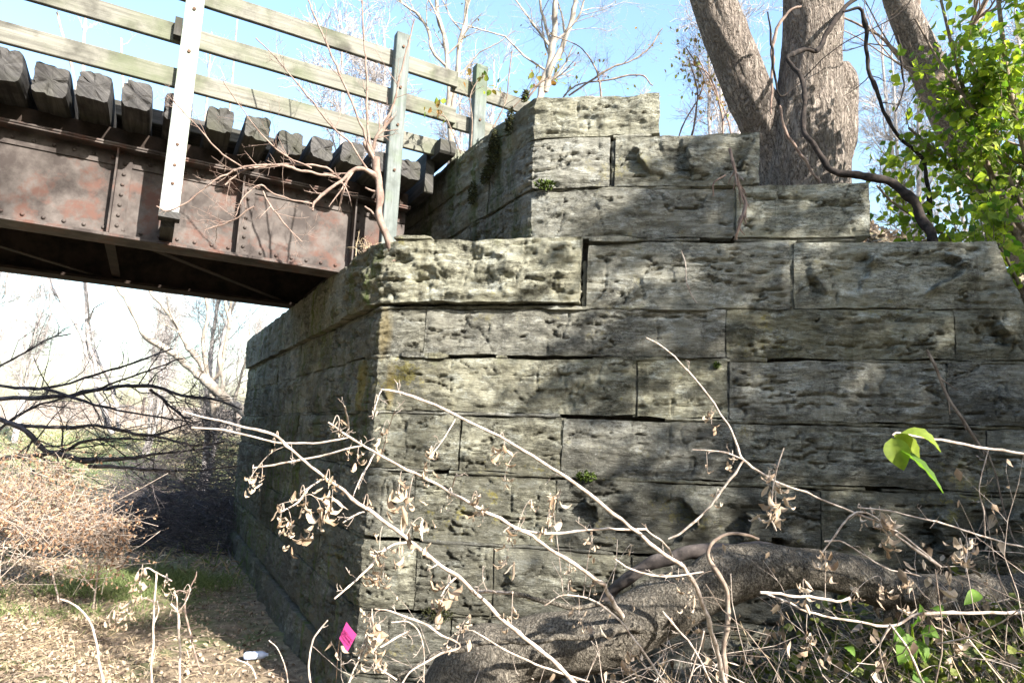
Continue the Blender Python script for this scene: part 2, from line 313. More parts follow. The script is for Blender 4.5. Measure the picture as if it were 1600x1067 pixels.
def tube(acc, P, R, sides=8, m=0, rough=0.0, seed=0, ridge=0, cap=True):
    P = np.asarray(P, float); R = np.asarray(R, float); n = len(P)
    T = np.gradient(P, axis=0); T /= np.linalg.norm(T, axis=1)[:, None]+1e-9
    ref = np.array([0, 0, 1.0]) if abs(T[0][2]) < 0.8 else np.array([1.0, 0, 0])
    a = np.cross(T[0], ref); a /= np.linalg.norm(a); A = []
    for i in range(n):
        a = a-T[i]*np.dot(a, T[i]); a /= np.linalg.norm(a); A.append(a)
    A = np.array(A); B = np.cross(T, A); th = np.linspace(0, 2*np.pi, sides, endpoint=False)
    c, s_ = np.cos(th), np.sin(th)
    dirs = A[:, None, :]*c[None, :, None]+B[:, None, :]*s_[None, :, None]
    RR = np.repeat(R[:, None], sides, 1)
    if rough:
        ln = np.concatenate([[0], np.cumsum(np.linalg.norm(np.diff(P, axis=0), axis=1))])[:, None]
        k = ridge or 2.0
        d = fbm(c[None]*k+seed, s_[None]*k, ln*(1.6 if ridge else 2.5)+seed, 4, seed)
        if ridge: d = -np.abs(d)*2.2+0.3+0.5*fbm(c[None]*1.3, s_[None]*1.3, ln*1.5, 2, seed+3)
        RR = RR*(1+rough*d)
    V = P[:, None, :]+dirs*RR[:, :, None]
    i = np.arange(n-1)[:, None]*sides; j = np.arange(sides)[None]; j2 = (j+1) % sides
    Q = np.stack([i+j, i+j2, i+sides+j2, i+sides+j], -1).reshape(-1, 4)
    acc.add(V.reshape(-1, 3), Q, m=m)
    if cap:
        for k, fl in ((0, 1), (n-1, 0)):
            vv = np.concatenate([V[k], P[k][None]+(T[k]*R[k]*0.15*(-1 if k == 0 else 1))[None]])
            acc.add(vv, t=[((x+1) % sides, x, sides) if fl else (x, (x+1) % sides, sides) for x in range(sides)], m=m)
def smoothline(P, R=None, n=4):
    """Catmull-Rom through the points"""
    P = np.asarray(P, float); R = np.asarray(R, float)[:, None] if R is not None else np.zeros((len(P), 1))
    X = np.concatenate([P, R], 1)
    if len(X) < 3:
        t = np.linspace(0, 1, n*2+1)[:, None]; Y = X[0]*(1-t)+X[-1]*t; return Y[:, :3], Y[:, 3]
    E = np.concatenate([2*X[:1]-X[1:2], X, 2*X[-1:]-X[-2:-1]]); out = []
    for i in range(len(X)-1):
        p0, p1, p2, p3 = E[i:i+4]
        for t in np.linspace(0, 1, n, endpoint=False):
            out.append(0.5*((2*p1)+(-p0+p2)*t+(2*p0-5*p1+4*p2-p3)*t*t+(-p0+3*p1-3*p2+p3)*t**3))
    out.append(X[-1]); Y = np.array(out); return Y[:, :3], np.maximum(Y[:, 3], 1e-4)
def tubes(acc, P, R, sides=4, m=0):
    """many tubes at once: P (N,K,3), R (N,K)"""
    N, K, _ = P.shape
    if N == 0: return
    T = np.gradient(P, axis=1); T /= np.linalg.norm(T, axis=2, keepdims=True)+1e-9
    ref = np.array([0.31, 0.52, 0.79]); A = np.cross(T, ref); A /= np.linalg.norm(A, axis=2, keepdims=True)+1e-9; B = np.cross(T, A)
    th = np.linspace(0, 2*np.pi, sides, endpoint=False)
    V = P[:, :, None, :]+(A[:, :, None, :]*np.cos(th)[None, None, :, None]+B[:, :, None, :]*np.sin(th)[None, None, :, None])*R[:, :, None, None]
    i = np.arange(K-1)[:, None]*sides; j = np.arange(sides)[None]; j2 = (j+1) % sides
    q = np.stack([i+j, i+j2, i+sides+j2, i+sides+j], -1).reshape(-1, 4)
    Q = (q[None]+(np.arange(N)*K*sides)[:, None, None]).reshape(-1, 4)
    acc.add(V.reshape(-1, 3), Q, m=m)
def unit(v): return v/(np.linalg.norm(v, axis=-1, keepdims=True)+1e-9)
def grow(P, R, n, lr, ang=(0.5, 1.0), up=0.15, K=5, tmin=0.25, wob=0.25, rr=0.6, rng=RNG, taper=0.35, lens=None, spread=None):
    """children of the branches P (N,K,3), R (N,K): n per branch"""
    N, KP, _ = P.shape
    idx = np.repeat(np.arange(N), n); t = rng.uniform(tmin, 1.0, len(idx)); f = t*(KP-1); i0 = np.minimum(f.astype(int), KP-2); w = (f-i0)[:, None]
    p = P[idx, i0]*(1-w)+P[idx, i0+1]*w; r = R[idx, i0]*(1-w[:, 0])+R[idx, i0+1]*w[:, 0]
    tan = unit(P[idx, i0+1]-P[idx, i0]); ln = np.linalg.norm(np.diff(P, axis=1), axis=2).sum(1)[idx]
    if lens is not None: ln = np.full(len(idx), lens)
    perp = unit(np.cross(tan, rng.normal(size=(len(idx), 3)))); a = rng.uniform(*ang, len(idx))[:, None]
    d = unit(tan*np.cos(a)+perp*np.sin(a)+np.array([0, 0, up]))
    Lg = ln*rng.uniform(*lr, len(idx))*(1.15-0.6*t)
    out = [p]; cur = p
    for k in range(1, K):
        d = unit(d+rng.normal(size=d.shape)*wob+np.array([0, 0, up*0.3])); cur = cur+d*(Lg/(K-1))[:, None]; out.append(cur)
    C = np.stack(out, 1); r0 = r*rng.uniform(rr*0.7, rr, len(idx)); RC = r0[:, None]*np.linspace(1, taper, K)[None]
    return C, RC
def resample(P, R, K):
    P, R = smoothline(P, R, 4); s = np.concatenate([[0], np.cumsum(np.linalg.norm(np.diff(P, axis=0), axis=1))]); u = np.linspace(0, s[-1], K)
    return np.stack([np.interp(u, s, P[:, k]) for k in range(3)], 1), np.interp(u, s, R)
def leaves(acc, pos, size, rng=RNG, m=0, nrm=None, hang=0.3, width=0.62, curl=0.25, jit=0.35):
    N = len(pos)
    d = unit(rng.normal(size=(N, 3))+np.array([0, 0, -hang*3])); n = unit(np.cross(d, rng.normal(size=(N, 3)))); s = np.cross(d, n)
    if nrm is not None: pass
    L_ = (size*rng.uniform(1-jit, 1+jit, N))[:, None]; Wd = L_*width*0.5*rng.uniform(0.8, 1.2, N)[:, None]; cu = n*L_*curl*rng.uniform(-1, 1, N)[:, None]
    V = np.stack([pos, pos+d*L_*0.35+s*Wd+n*L_*0.08, pos+d*L_*0.35-s*Wd+n*L_*0.08, pos+d*L_*0.5, pos+d*L_*0.72+s*Wd*0.62+cu*0.4, pos+d*L_*0.72-s*Wd*0.62+cu*0.4, pos+d*L_+cu], 1)
    T = np.array([(0, 1, 3), (0, 3, 2), (1, 4, 3), (3, 5, 2), (3, 4, 6), (3, 6, 5)])
    acc.add(V.reshape(-1, 3), t=(T[None]+(np.arange(N)*7)[:, None, None]).reshape(-1, 3), m=m)

# ------------------------------------------------------------------ ground
def g_low(x, y):
    x = np.asarray(x, float); y = np.asarray(y, float)
    s, b = sb(np.stack(np.broadcast_arrays(x, y), -1))
    h = 0.26+0.10*np.clip(4.5-y, 0, 8)+0.85*sstep(-0.3, 3.2, x)*sstep(9, 4.5, y)
    h = h+0.5*np.clip(-3.5-y, 0, 15)+0.09*np.clip(y-22, 0, 37)+0.05*np.clip(-6-x, 0, 8)*sstep(14, 8, y)  # includes an unseen rise behind the viewer, added to block low skylight
    h = h+0.05*fbm(x*0.8, y*0.8, 0, 3, 5)+0.015*fbm(x*5, y*5, 0, 3, 6)*sstep(25, 10, y)
    return h
def gp(px, py):
    d = ray(px, py); t = 3.0
    for _ in range(60):
        p = EYE+d*t; e = p[2]-float(g_low(p[0], p[1])); t += e*1.2/max(0.12, -d[2]+0.05)*0.6
    return EYE+d*t
def sheet(name, xs, ys, fn, mat, keep=None):
    X, Y = np.meshgrid(xs, ys, indexing='ij'); Z = fn(X, Y); nx, ny = X.shape; a = Acc()
    i, j = np.meshgrid(np.arange(nx-1), np.arange(ny-1), indexing='ij'); q = np.stack([i*ny+j, (i+1)*ny+j, (i+1)*ny+j+1, i*ny+j+1], -1).reshape(-1, 4)
    if keep is not None:
        k = keep(X, Y).ravel(); q = q[k[q].all(1)]
    a.add(np.stack([X, Y, Z], -1), q); return solo(a, name, mat, kind='structure', smooth=True, origin=(0, 0, 0))
def gradlin(lo, a, b, hi, fine, n):
    return np.unique(np.concatenate([a-np.geomspace(0.15, a-lo, n)[::-1], np.arange(a, b, fine), b+np.geomspace(0.15, hi-b, n)]))
sheet('ground', gradlin(-500, -9, 6, 500, 0.1, 45), gradlin(-300, -1, 16, 700, 0.1, 45), g_low, 'ground')
def g_emb(x, y):
    s, b = sb(np.stack(np.broadcast_arrays(x, y), -1))
    h = 4.72-0.80*np.clip(-0.62-b, 0, 99)-0.62*np.clip(b-7.6, 0, 99)+0.05*fbm(np.asarray(x)*1.2, np.asarray(y)*1.2, 0, 3, 9)
    return np.maximum(h, -0.6)
def emb_keep(x, y):
    s, b = sb(np.stack([x, y], -1)); v = np.stack([x, y], -1)-C0[:2]
    return (s > 1.18) & (v@NW[:2] < -0.35)
sheet('embankment', np.concatenate([np.arange(-4, 9, 0.12), 9+np.geomspace(0.2, 120, 30)]), np.concatenate([np.arange(3, 18, 0.12), 18+np.geomspace(0.2, 130, 30)]), g_emb, 'ground', emb_keep)

# ------------------------------------------------------------------ the stone abutment
AB = thing('stone_abutment', 'massive weathered limestone block abutment with stepped wing wall carrying the bridge end', 'abutment', tuple(C0))
def path(t, org, r=0.05, out=0.0):
    """plan path: t<0 along the breast face, t>0 along the wing face, rounded at the corner"""
    t = np.asarray(t, float); w = sstep(-r, r, t)[..., None]
    n = unit(NB*(1-w)+NW*w); p = org+np.where(t[..., None] < 0, -BR*t[..., None]*1.0, WG*t[..., None])
    p = org - BR*np.minimum(t, 0)[..., None] + WG*np.maximum(t, 0)[..., None]
    corner = np.exp(-(t/(r*1.4))**2)[..., None]
    return p - n*corner*r*0.35 + n*np.asarray(out)[..., None], n
SEED = [0]
def stone(t0, t1, z0, z1, org=C0, out=0.0, rough=1.0, ledge=0.0, res=0.011, slope=0.015, depth=0.34, endcut=0.0, arris=0.034, label=None, sag=0.0, r=0.05, taper=0.0):
    SEED[0] += 1; sd = SEED[0]*13
    res_t = res if (t1 > 0) else res*1.7
    nt_, nz = max(6, int((t1-t0)/res_t)), max(6, int((z1-z0)/res))
    tt = np.linspace(0, 1, nt_); zz = np.linspace(0, 1, nz); Tt, Zz = np.meshgrid(tt, zz, indexing='ij')
    t = t0+(t1-t0)*Tt; zs = slope*np.clip(t, 0, 9)
    # wavering outline
    wob = 0.014*fbm(t*4.2, 0, Zz*0+z1, 3, sd); wob2 = 0.014*fbm(t*4.2, 5, Zz*0+z0, 3, sd)
    if sag: wob2 = wob2-sag*sstep(0, 1, 1-Tt)
    z = z0+wob2+(z1+wob-z0-wob2)*Zz+zs-taper*Tt*Zz
    t = t+(Tt-0.5)*2*0.010*fbm(0, z*4, Tt*2, 3, sd+1)*np.abs(Tt-0.5)*2
    if endcut: t = t+endcut*(1-Zz)*Tt**8
    de = np.minimum(np.minimum(Tt*(t1-t0), (1-Tt)*(t1-t0)), np.minimum(Zz, 1-Zz)*(z1-z0))
    dj = de+0.012*fbm(t*9, z*9, 0, 3, sd+2)
    face = sstep(0.0, arris*1.8, dj)
    px = t*1.0; big = fbm(px*1.6, z*3.0, sd*0.1, 3, 21+sd % 5)
    bed = fbm(px*1.5, z*5.5, sd*0.37, 4, 31); fine = fbm(px*9, z*26, 0, 4, 41); pit = fbm(px*13, z*13, 3, 3, 51)
    # ledges of bedding: terraces that break back
    q = bed*3.2+fine*0.35+big*1.2; st = (np.floor(q)+sstep(0.84, 1.0, q-np.floor(q)))/3.2
    lay = fbm(px*2.6, z*13, sd*0.9, 4, 35); lst = (np.floor(lay*4)+sstep(0.75, 1.0, lay*4-np.floor(lay*4)))/4
    rf = max(rough-0.35, 0.3); h = 0.034*rf*big+0.026*rf*st+0.022*rf*lst+0.008*fine+0.007*fbm(px*20, z*50, 1, 3, 61)
    chunk = fbm(px*6, z*7, sd, 4, 71); h = h+(0.006+0.055*max(rough-1.0, 0))*chunk
    h = h-max(rough-1.3, 0.0)*0.025*sstep(0.35, 0.65, pit)-0.004*sstep(0.35, 0.6, fbm(px*22, z*30, 9, 2, 81))-0.007*sstep(0.06, 0.0, np.abs(fbm(px*1.4, z*19, sd, 3, 83)))
    crack = np.abs(fbm(px*0.9, z*7.5, sd*0.7, 5, 91)); h = h-0.034*sstep(0.03, 0.0, crack)
    vc = np.abs(fbm(px*2.6, z*1.1, sd*0.5, 4, 95)); h = h-0.02*sstep(0.02, 0.0, vc)
    if ledge:                                                        # broken facets
        ph = t*ledge*0.95+1.15*fbm(t*1.7, z*2.2, sd*1.7, 4, 101); fr = ph-np.floor(ph); msk = sstep(0.07, 0.13, de)*sstep(-0.35, 0.0, vnoise(np.floor(ph)*7.1, z*3.5, sd, 3))
        h = h+msk*0.105*((1-fr)**1.6-0.40)
    h = h*(0.45+0.55*face)-0.013*(1-face)+0.006
    h = np.where(np.minimum(Tt, 1-Tt)*(t1-t0)+np.minimum(Zz, 1-Zz)*9 < 1e-9, h, h)
    P, n = path(t, org, r, h+out); P = P.copy(); P[..., 2] = z
    P[..., 2] += 0.006*fbm(px*8, z*8, 2, 2, 111)
    V = [P.reshape(-1, 3)]; i, j = np.meshgrid(np.arange(nt_-1), np.arange(nz-1), indexing='ij')
    q = np.stack([i*nz+j, (i+1)*nz+j, (i+1)*nz+j+1, i*nz+j+1], -1).reshape(-1, 4)
    tm = (t[:-1, :-1]+t[1:, 1:]).ravel()*0.5; mi = (tm < -0.01).astype(int)
    # ring round the face, carried back into the wall
    idx = np.arange(nt_*nz).reshape(nt_, nz)
    ring = np.concatenate([idx[:, 0], idx[-1, 1:], idx[-2::-1, -1], idx[0, -2:0:-1]]); pr = P.reshape(-1, 3)[ring]; nr = n.reshape(-1, 3)[ring]
    back = pr-nr*(depth); cen = pr.mean(0)
    a = Acc(); a.add(P.reshape(-1, 3), q, m=mi); k = len(ring); kk = np.arange(k)
    mids = pr-nr*0.06+0.004*RNG.normal(size=pr.shape)*[1, 1, 0.5]
    mr = (t.reshape(-1)[ring] < -0.01).astype(int)
    a.add(np.concatenate([pr, mids, back]), np.concatenate([np.stack([kk, kk+k, (kk+1) % k+k, (kk+1) % k], 1), np.stack([kk+k, kk+2*k, (kk+1) % k+2*k, (kk+1) % k+k], 1)]), m=np.concatenate([mr, mr]))
    o = part(a, 'stone_block', ['stone', 'stone_algae'], AB, smooth=True)
    if label: o['label'] = label
    return o
G = 0.005
P2 = C0+WG*1.105
def vjoint(tj, z0, z1, org=C0, w=0.02, out=0.0):
    a = Acc(); K = 12; V = []
    for q in range(K+1):
        for dt, dd in ((-w, -0.2), (-w, -0.034), (0.0, -0.024), (w, -0.034), (w, -0.2)):
            P, nn = path(np.array(tj+dt+0.006*math.sin(q*2.1+tj*9)), org, 0.05, np.array(out+dd+0.010*math.sin(q*1.3+tj*5+dt*90))); V.append((P[0], P[1], z0+(z1-z0)*q/K))
    a.add(V, [(q*5+j, q*5+j+1, q*5+6+j, q*5+5+j) for q in range(K) for j in range(4)]); part(a, 'mortar_joint', 'stone', AB, smooth=True)
vjoint(2.97, 3.24, 3.74, w=0.03); vjoint(1.487, 3.78, 4.13, P2, 0.026, -0.03); vjoint(0.625, 4.17, 4.53, P2, 0.020, -0.04); vjoint(1.545, 3.25, 3.60, w=0.018, out=-0.03)
# cap course D (z 3.235..3.73), projecting on the breast and the corner block
def course(z0, z1, joints, org=C0, **kw):
    per = kw.pop('per', {}); opn = kw.pop('opn', ()); k0 = kw.get('slope', 0.015)
    for i in range(len(joints)-1):
        if 0 < i and i not in opn:
            a = Acc(); tj = joints[i]; K = 12; V = []
            for q in range(K+1):
                z = z0+(z1-z0)*q/K+k0*max(tj, 0)
                for dt, dd in ((-0.02, -0.2), (-0.02, -0.030), (0.0, -0.024), (0.02, -0.030), (0.02, -0.2)):
                    P, nn = path(np.array(tj+dt+0.006*math.sin(q*2.1+tj*9)), org, 0.05, np.array(kw.get('out', 0)*0.6+dd+0.010*math.sin(q*1.3+tj*5+dt*90))); V.append((P[0], P[1], z))
            a.add(V, [(q*5+j, q*5+j+1, q*5+6+j, q*5+5+j) for q in range(K) for j in range(4)]); part(a, 'mortar_joint', 'stone' if tj > 0 else 'stone_algae', AB, smooth=True)
        k = dict(kw); k.update(per.get(i, {})); g0 = k.pop('g0', G); g1 = k.pop('g1', G)
        stone(joints[i]+g0, joints[i+1]-g1, z0+G, z1-G, org, **k)
OE = 7.42
course(3.235, 3.74, [-OE, -5.6, -3.9, -2.3, -0.95], out=0.055, arris=0.04, res=0.016, rough=1.0)
stone(-0.94, 1.515, 3.25, 3.725, out=0.06, rough=1.9, arris=0.05, label='rough pitted corner block of the cap course', r=0.09, res=0.012)
stone(1.565, 2.955, 3.235, 3.70, out=0.0, rough=0.85, taper=-0.02, slope=0.005)
stone(2.985, 4.24, 3.245, 3.70, out=0.0, rough=0.9, ledge=3.3, endcut=0.16, slope=0.005, label='end block of the cap course with broken vertical facets')
course(2.86, 3.205, [-OE+0.05, -5.9, -4.3, -2.9, -1.4, 0.37, 2.53, 3.97, 4.62], per={4: dict(r=0.07), 5: dict(rough=0.7), 6: dict(rough=1.2), 7: dict(rough=1.1, ledge=3.0)})
course(2.445, 2.845, [-OE-0.0, -5.2, -3.6, -2.1, -0.5, 1.93, 2.55, 3.91, 5.1], per={4: dict(rough=1.0)})
course(2.025, 2.425, [-OE-0.05, -6.0, -4.4, -2.7, -1.1, 0.69, 1.42, 2.58, 4.12, 5.4], opn=(5,), per={4: dict(g1=0.012), 7: dict(rough=0.9), 8: dict(ledge=2.5)})
course(1.535, 2.005, [-OE-0.08, -5.5, -3.9, -2.4, -0.8, 0.37, 1.40, 3.12, 4.5, 5.7], per={5: dict(rough=1.1), 6: dict(ledge=1.8, rough=1.1), 7: dict(ledge=2.2)})
course(1.05, 1.515, [-OE-0.1, -6.1, -4.6, -3.0, -1.3, 0.42, 0.98, 1.92, 3.2, 4.7, 5.9], per={5: dict(rough=1.2), 6: dict(ledge=1.9), 7: dict(rough=1.2)})
course(0.60, 1.03, [-OE-0.12, -5.7, -4.0, -2.6, -0.6, 0.70, 1.58, 3.0, 4.6, 6.0], per={5: dict(ledge=2.0, rough=1.2)})
course(0.02, 0.58, [-OE-0.14, -6.2, -4.7, -3.3, -1.5, 1.1, 2.4, 4.0, 6.0], out=0.045, arris=0.06, res=0.018, rough=1.2)
# upper steps and the backwall face behind the bridge seat
kwU = dict(org=P2, out=-0.03, slope=0.0, r=0.05)
stone(-1.45, 0.955, 4.57, 4.93, taper=0.05, rough=1.5, arris=0.06, sag=0.03, **kwU)
course(4.57, 4.95, [-8.6, -6.6, -5.0, -3.2, -1.46], res=0.018, **kwU)
stone(-0.75, 0.595, 4.16, 4.55, rough=0.8, **kwU); stone(0.635, 1.66, 4.16, 4.545, rough=1.0, ledge=3.4, **kwU)
course(4.16, 4.55, [-8.6, -7.0, -5.4, -3.8, -2.2, -0.76], res=0.018, **kwU)
stone(-1.1, 1.475, 3.77, 4.135, rough=1.0, **kwU); stone(1.50, 2.385, 3.77, 4.14, rough=1.0, taper=-0.02, **kwU)
course(3.77, 4.14, [-8.6, -6.2, -4.4, -2.8, -1.11], res=0.018, **kwU)
# mortar strips in the beds, left out where the joint stands open
def mortar(t0, t1, z, h=0.042, out=-0.012, org=C0, slope=0.015):
    n = max(3, int((t1-t0)/0.03)); t = np.linspace(t0, t1, n); a = Acc()
    o = out-0.004+0.026*fbm(t*3, z, 0, 4, 5); zt = z+slope*np.clip(t, 0, 9)
    rows = []
    for dz, dd in ((-h/2, -0.03), (-h/4, 0), (h/4, 0), (h/2, -0.03)):
        P, nn = path(t, org, 0.05, o+dd+0.004*fbm(t*20, dz*99, 0, 2, 3)); P = P.copy(); P[:, 2] = zt+dz*(0.85+0.9*fbm(t*11, dz*50, 1, 3, 8)); rows.append(P)
    rows.append(rows[3]-nn*0.25); rows.insert(0, rows[0]-nn*0.25)
    V = np.stack(rows, 1); k = V.shape[1]; i, j = np.meshgrid(np.arange(n-1), np.arange(k-1), indexing='ij')
    q = np.stack([i*k+j, (i+1)*k+j, (i+1)*k+j+1, i*k+j+1], -1).reshape(-1, 4); a.add(V, q, m=(np.repeat((t[:-1] < 0).astype(int), k-1)))
    a.add(np.concatenate([V[0], V[-1]]), [(0, 1, 4, 5), (1, 2, 3, 4), (6, 11, 10, 7), (7, 10, 9, 8)])
    part(a, 'mortar_bed', ['stone', 'stone_algae'], AB, smooth=True)
for z, segs in ((3.222, [(-OE, -1.6), (-1.4, 1.50), (1.66, 2.03), (2.51, 4.4)]), (2.852, [(-OE, 0.5), (0.92, 1.0), (1.62, 2.8), (3.25, 4.5)]), (2.435, [(-OE, 1.40), (2.13, 5.0)]),
                (2.015, [(-OE, 0.5), (0.62, 3.4), (3.5, 5.3)]), (1.525, [(-OE, -0.05), (0.45, 1.8), (2.3, 5.6)]), (1.04, [(-OE, 0.2), (0.6, 5.8)]), (0.59, [(-OE, 5.8)])):
    for a_, b_ in segs: mortar(a_, b_, z)
for z, segs in ((4.56, [(-8.5, 0.3), (0.62, 0.9)]), (4.15, [(-8.5, 0.44), (0.52, 1.6)]), (3.755, [(-8.5, 0.38), (0.54, 1.25), (1.5, 2.3)])):
    for a_, b_ in segs: mortar(a_, b_, z, org=P2, out=-0.05, slope=0)
# thin spalls jammed in the beds
def spall(t, z, ln, h, org=C0, out=0.02):
    a = Acc(); n = 14; tt = np.linspace(-ln/2, ln/2, n); V = []
    for k in range(n):
        e = 1-abs(tt[k]/(ln/2))**4
        P, nn = path(np.array(t+tt[k]), org, 0.05, np.array(out*e+0.004*random.uniform(-1, 1)))
        for dz, dd in ((-h/2, 0), (h/2*random.uniform(0.5, 1), 0), (h/2, -0.15), (-h/2, -0.15)): V.append([*(P+nn*dd)[:2], z+dz*(0.35+0.65*e)])
    Q = [(k*4+j, k*4+(j+1) % 4, k*4+4+(j+1) % 4, k*4+4+j) for k in range(n-1) for j in range(4)]
    a.add(V, Q+[(0, 3, 2, 1), (n*4-4, n*4-3, n*4-2, n*4-1)]); part(a, 'stone_spall', 'stone', AB, smooth=False)
for s_ in ((0.30, 2.868, 0.22, 0.045), (0.46, 2.866, 0.20, 0.05), (1.75, 3.745, 0.36, 0.04), (1.42, 3.235, 0.35, 0.03), (0.22, 4.15-0.38, 0.3, 0.03), (2.2, 3.24, 0.5, 0.025)): spall(*s_)
# the rubble core behind the facing, stepped like it
a = Acc()
def prism(poly, z0, z1):
    n = len(poly); V = [(*p[:2], z0) for p in poly]+[(*p[:2], z1) for p in poly]
    a.add(V, [(i, (i+1) % n, (i+1) % n+n, i+n) for i in range(n)]); c = np.mean(np.array(V)[n:], 0)
    a.add(V[n:]+[tuple(c)], t=[(i, (i+1) % n, n) for i in range(n)])
def inset(t, d, org=C0): p, nn = path(np.array(t), org, 0.05, np.array(-d)); return p
CQ = C0-(NB+NW)*0.09
prism([L(0.1, OE-0.1, 0), CQ, inset(5.9, 0.1), inset(5.9, 0.9), L(1.4, -0.8, 0), L(1.4, OE-0.1, 0)], -0.3, 2.02)
prism([L(0.1, OE-0.1, 0), CQ, inset(4.9, 0.1), inset(4.9, 0.9), L(1.4, -0.8, 0), L(1.4, OE-0.1, 0)], 2.02, 2.84)
prism([L(0.1, OE-0.1, 0), CQ, inset(4.1, 0.1), inset(4.1, 0.9), L(1.4, -0.8, 0), L(1.4, OE-0.1, 0)], 2.84, 3.71)
CQ2 = P2-(NB+NW)*0.10
prism([P2+BR*8.4-NB*0.12, CQ2, P2+WG*2.2-NW*0.12, P2+WG*2.2-NW*0.6, P2-BR*0.0-NB*0.7+BR*0.3, P2+BR*8.4-NB*0.7], 3.71, 4.13)
prism([P2+BR*8.4-NB*0.12, CQ2, P2+WG*1.5-NW*0.12, P2+WG*1.5-NW*0.5, P2-NB*0.6+BR*0.3, P2+BR*8.4-NB*0.6], 4.13, 4.54)
prism([P2+BR*8.4-NB*0.12, CQ2, P2+WG*0.8-NW*0.12, P2+WG*0.8-NW*0.4, P2-NB*0.5+BR*0.3, P2+BR*8.4-NB*0.5], 4.54, 4.88)
part(a, 'rubble_core', 'core', AB)
# moss cushions
def moss(p, n, rad, cnt, mat='moss', flat=0.5, name='moss_patch', stretch=(1, 1)):
    a = Acc(); u = unit(np.cross(n, [0, 0, 1.0])); v = np.cross(n, u); k = cnt
    r = rad*np.sqrt(RNG.random(k)); th = RNG.random(k)*6.283; c = p+u*(r*np.cos(th)*stretch[0])[:, None]+v*(r*np.sin(th)*stretch[1])[:, None]+n*(RNG.uniform(-0.012, 0.012, k))[:, None]
    d = unit(n*1.0+RNG.normal(size=(k, 3))*0.7); s = unit(np.cross(d, RNG.normal(size=(k, 3))))*0.006; e = d*RNG.uniform(0.012, 0.03, k)[:, None]
    a.add(np.stack([c-s, c+s, c+s*0.3+e, c-s*0.3+e], 1).reshape(-1, 3), np.arange(k*4).reshape(-1, 4))
    o = part(a, name, mat, AB); o['kind'] = 'stuff'
def onB(b, z, out=0.0, org=P2): return np.array([*(org+BR*b+NB*out)[:2], z])
for b, z, r_, c_, st in ((0.62, 4.66, 0.14, 900, (0.7, 1.4)), (0.35, 4.82, 0.09, 300, (0.7, 1.3)), (0.75, 4.50, 0.08, 300, (1, 1)), (1.0, 4.42, 0.09, 300, (0.9, 1.2)), (0.1, 4.93, 0.05, 150, (1, 1))):
    moss(onB(b, z, 0.0), NB, r_, c_, 'moss_dark', stretch=st)
moss(np.array([*(P2+WG*0.12)[:2], 4.17]), NW, 0.05, 300, stretch=(1.5, .7)); 
moss(WL(1.60, 2.05, 0.02), NW, 0.05, 250, stretch=(1.4, .7)); moss(WL(0.6, 1.06, 0.02), NW, 0.06, 200, 'moss_dark', stretch=(2, .8)); moss(WL(2.47, 2.85, 0.0), NW, 0.02, 60)

# ------------------------------------------------------------------ the girder bridge
BRG = thing('railway_girder_bridge', 'rusty riveted plate girder railway bridge with timber ties ending on the stone abutment', 'bridge', tuple(L(-1.5, 2.5, 3.72)))
S0, S1 = -9.0, 0.62
def girder(b_edge, mir=1, full=True):
    STEEL = 'steel' if full else 'steel_shaded'
    F = 0.30; bw = b_edge+mir*0.15
    ln = BD*(S1-S0)
    a = Acc(); box(a, L(S0, bw, 3.765), ln, BR*0.012*mir, [0, 0, 0.73])
    web = part(a, 'web_plate', STEEL, BRG)
    for nm, z, h in (('bottom_flange', 3.735, 0.016), ('top_flange', 4.50, 0.018)):
        a = Acc(); box(a, L(S0, b_edge, z), ln, BR*F*mir, [0, 0, h], ch=0.004)
        # the two angles riveted to the web
        up = 1 if nm[0] == 'b' else -1; z2 = z+h+0.002 if up > 0 else z-0.014
        for sgn in (-1, 1):
            y0 = bw+mir*(0.006+sgn*0.006)
            box(a, L(S0, y0+mir*sgn*0.0005, z2), ln, BR*mir*sgn*0.14, [0, 0, 0.012])
            box(a, L(S0, y0+mir*sgn*0.0015, z2 if up > 0 else z2-0.115), ln, BR*mir*sgn*0.012, [0, 0, 0.127])
        fo = part(a, nm, STEEL, BRG)
        rv = Acc()
        if full:
            for s_ in np.arange(S0+0.05, S1-0.05, 0.135):
                rivet(rv, L(s_, bw-mir*0.0145, (3.83 if up > 0 else 4.43)), -BR*mir)
            part(rv, 'rivet_row', STEEL, BRG, smooth=True, kind='stuff', parent=fo)
    for s_ in ([-7.6, -5.75, -3.8, -1.90, -0.93, 0.08, 0.42] if full else [-7.6, -5.75, -3.8, -1.90, 0.08]):
        a = Acc(); zb, zt = 3.77, 4.485
        box(a, L(s_, bw-mir*0.013, zb), BD*0.014, -BR*mir*0.115, [0, 0, zt-zb])
        box(a, L(s_+0.0145, bw-mir*0.013, zb), BD*0.10, -BR*mir*0.013, [0, 0, zt-zb])
        o = part(a, 'stiffener', STEEL, BRG)
        rv = Acc()
        for z in np.arange(zb+0.09, zt-0.05, 0.088): rivet(rv, L(s_+0.062, bw-mir*0.026, z), -BR*mir)
        if full: part(rv, 'rivet_row', STEEL, BRG, smooth=True, kind='stuff', parent=o)
def rivet(acc, p, n, r=0.017):
    n = np.asarray(n, float); u = unit(np.cross(n, [0, 0, 1.0])); v = np.cross(n, u); V = []; K = 8
    for rr, hh in ((1.0, 0.0), (0.85, 0.5), (0.45, 0.85)):
        for k in range(K): V.append(p+(u*math.cos(k*6.2832/K)+v*math.sin(k*6.2832/K))*r*rr+n*r*hh)
    V.append(p+n*r*0.95)
    acc.add(V, [(i+j*K, (i+1) % K+j*K, (i+1) % K+(j+1)*K, i+(j+1)*K) for j in range(2) for i in range(K)], [(2*K+i, 2*K+(i+1) % K, 3*K) for i in range(K)])
girder(1.245, 1, True); girder(3.60, -1, False)
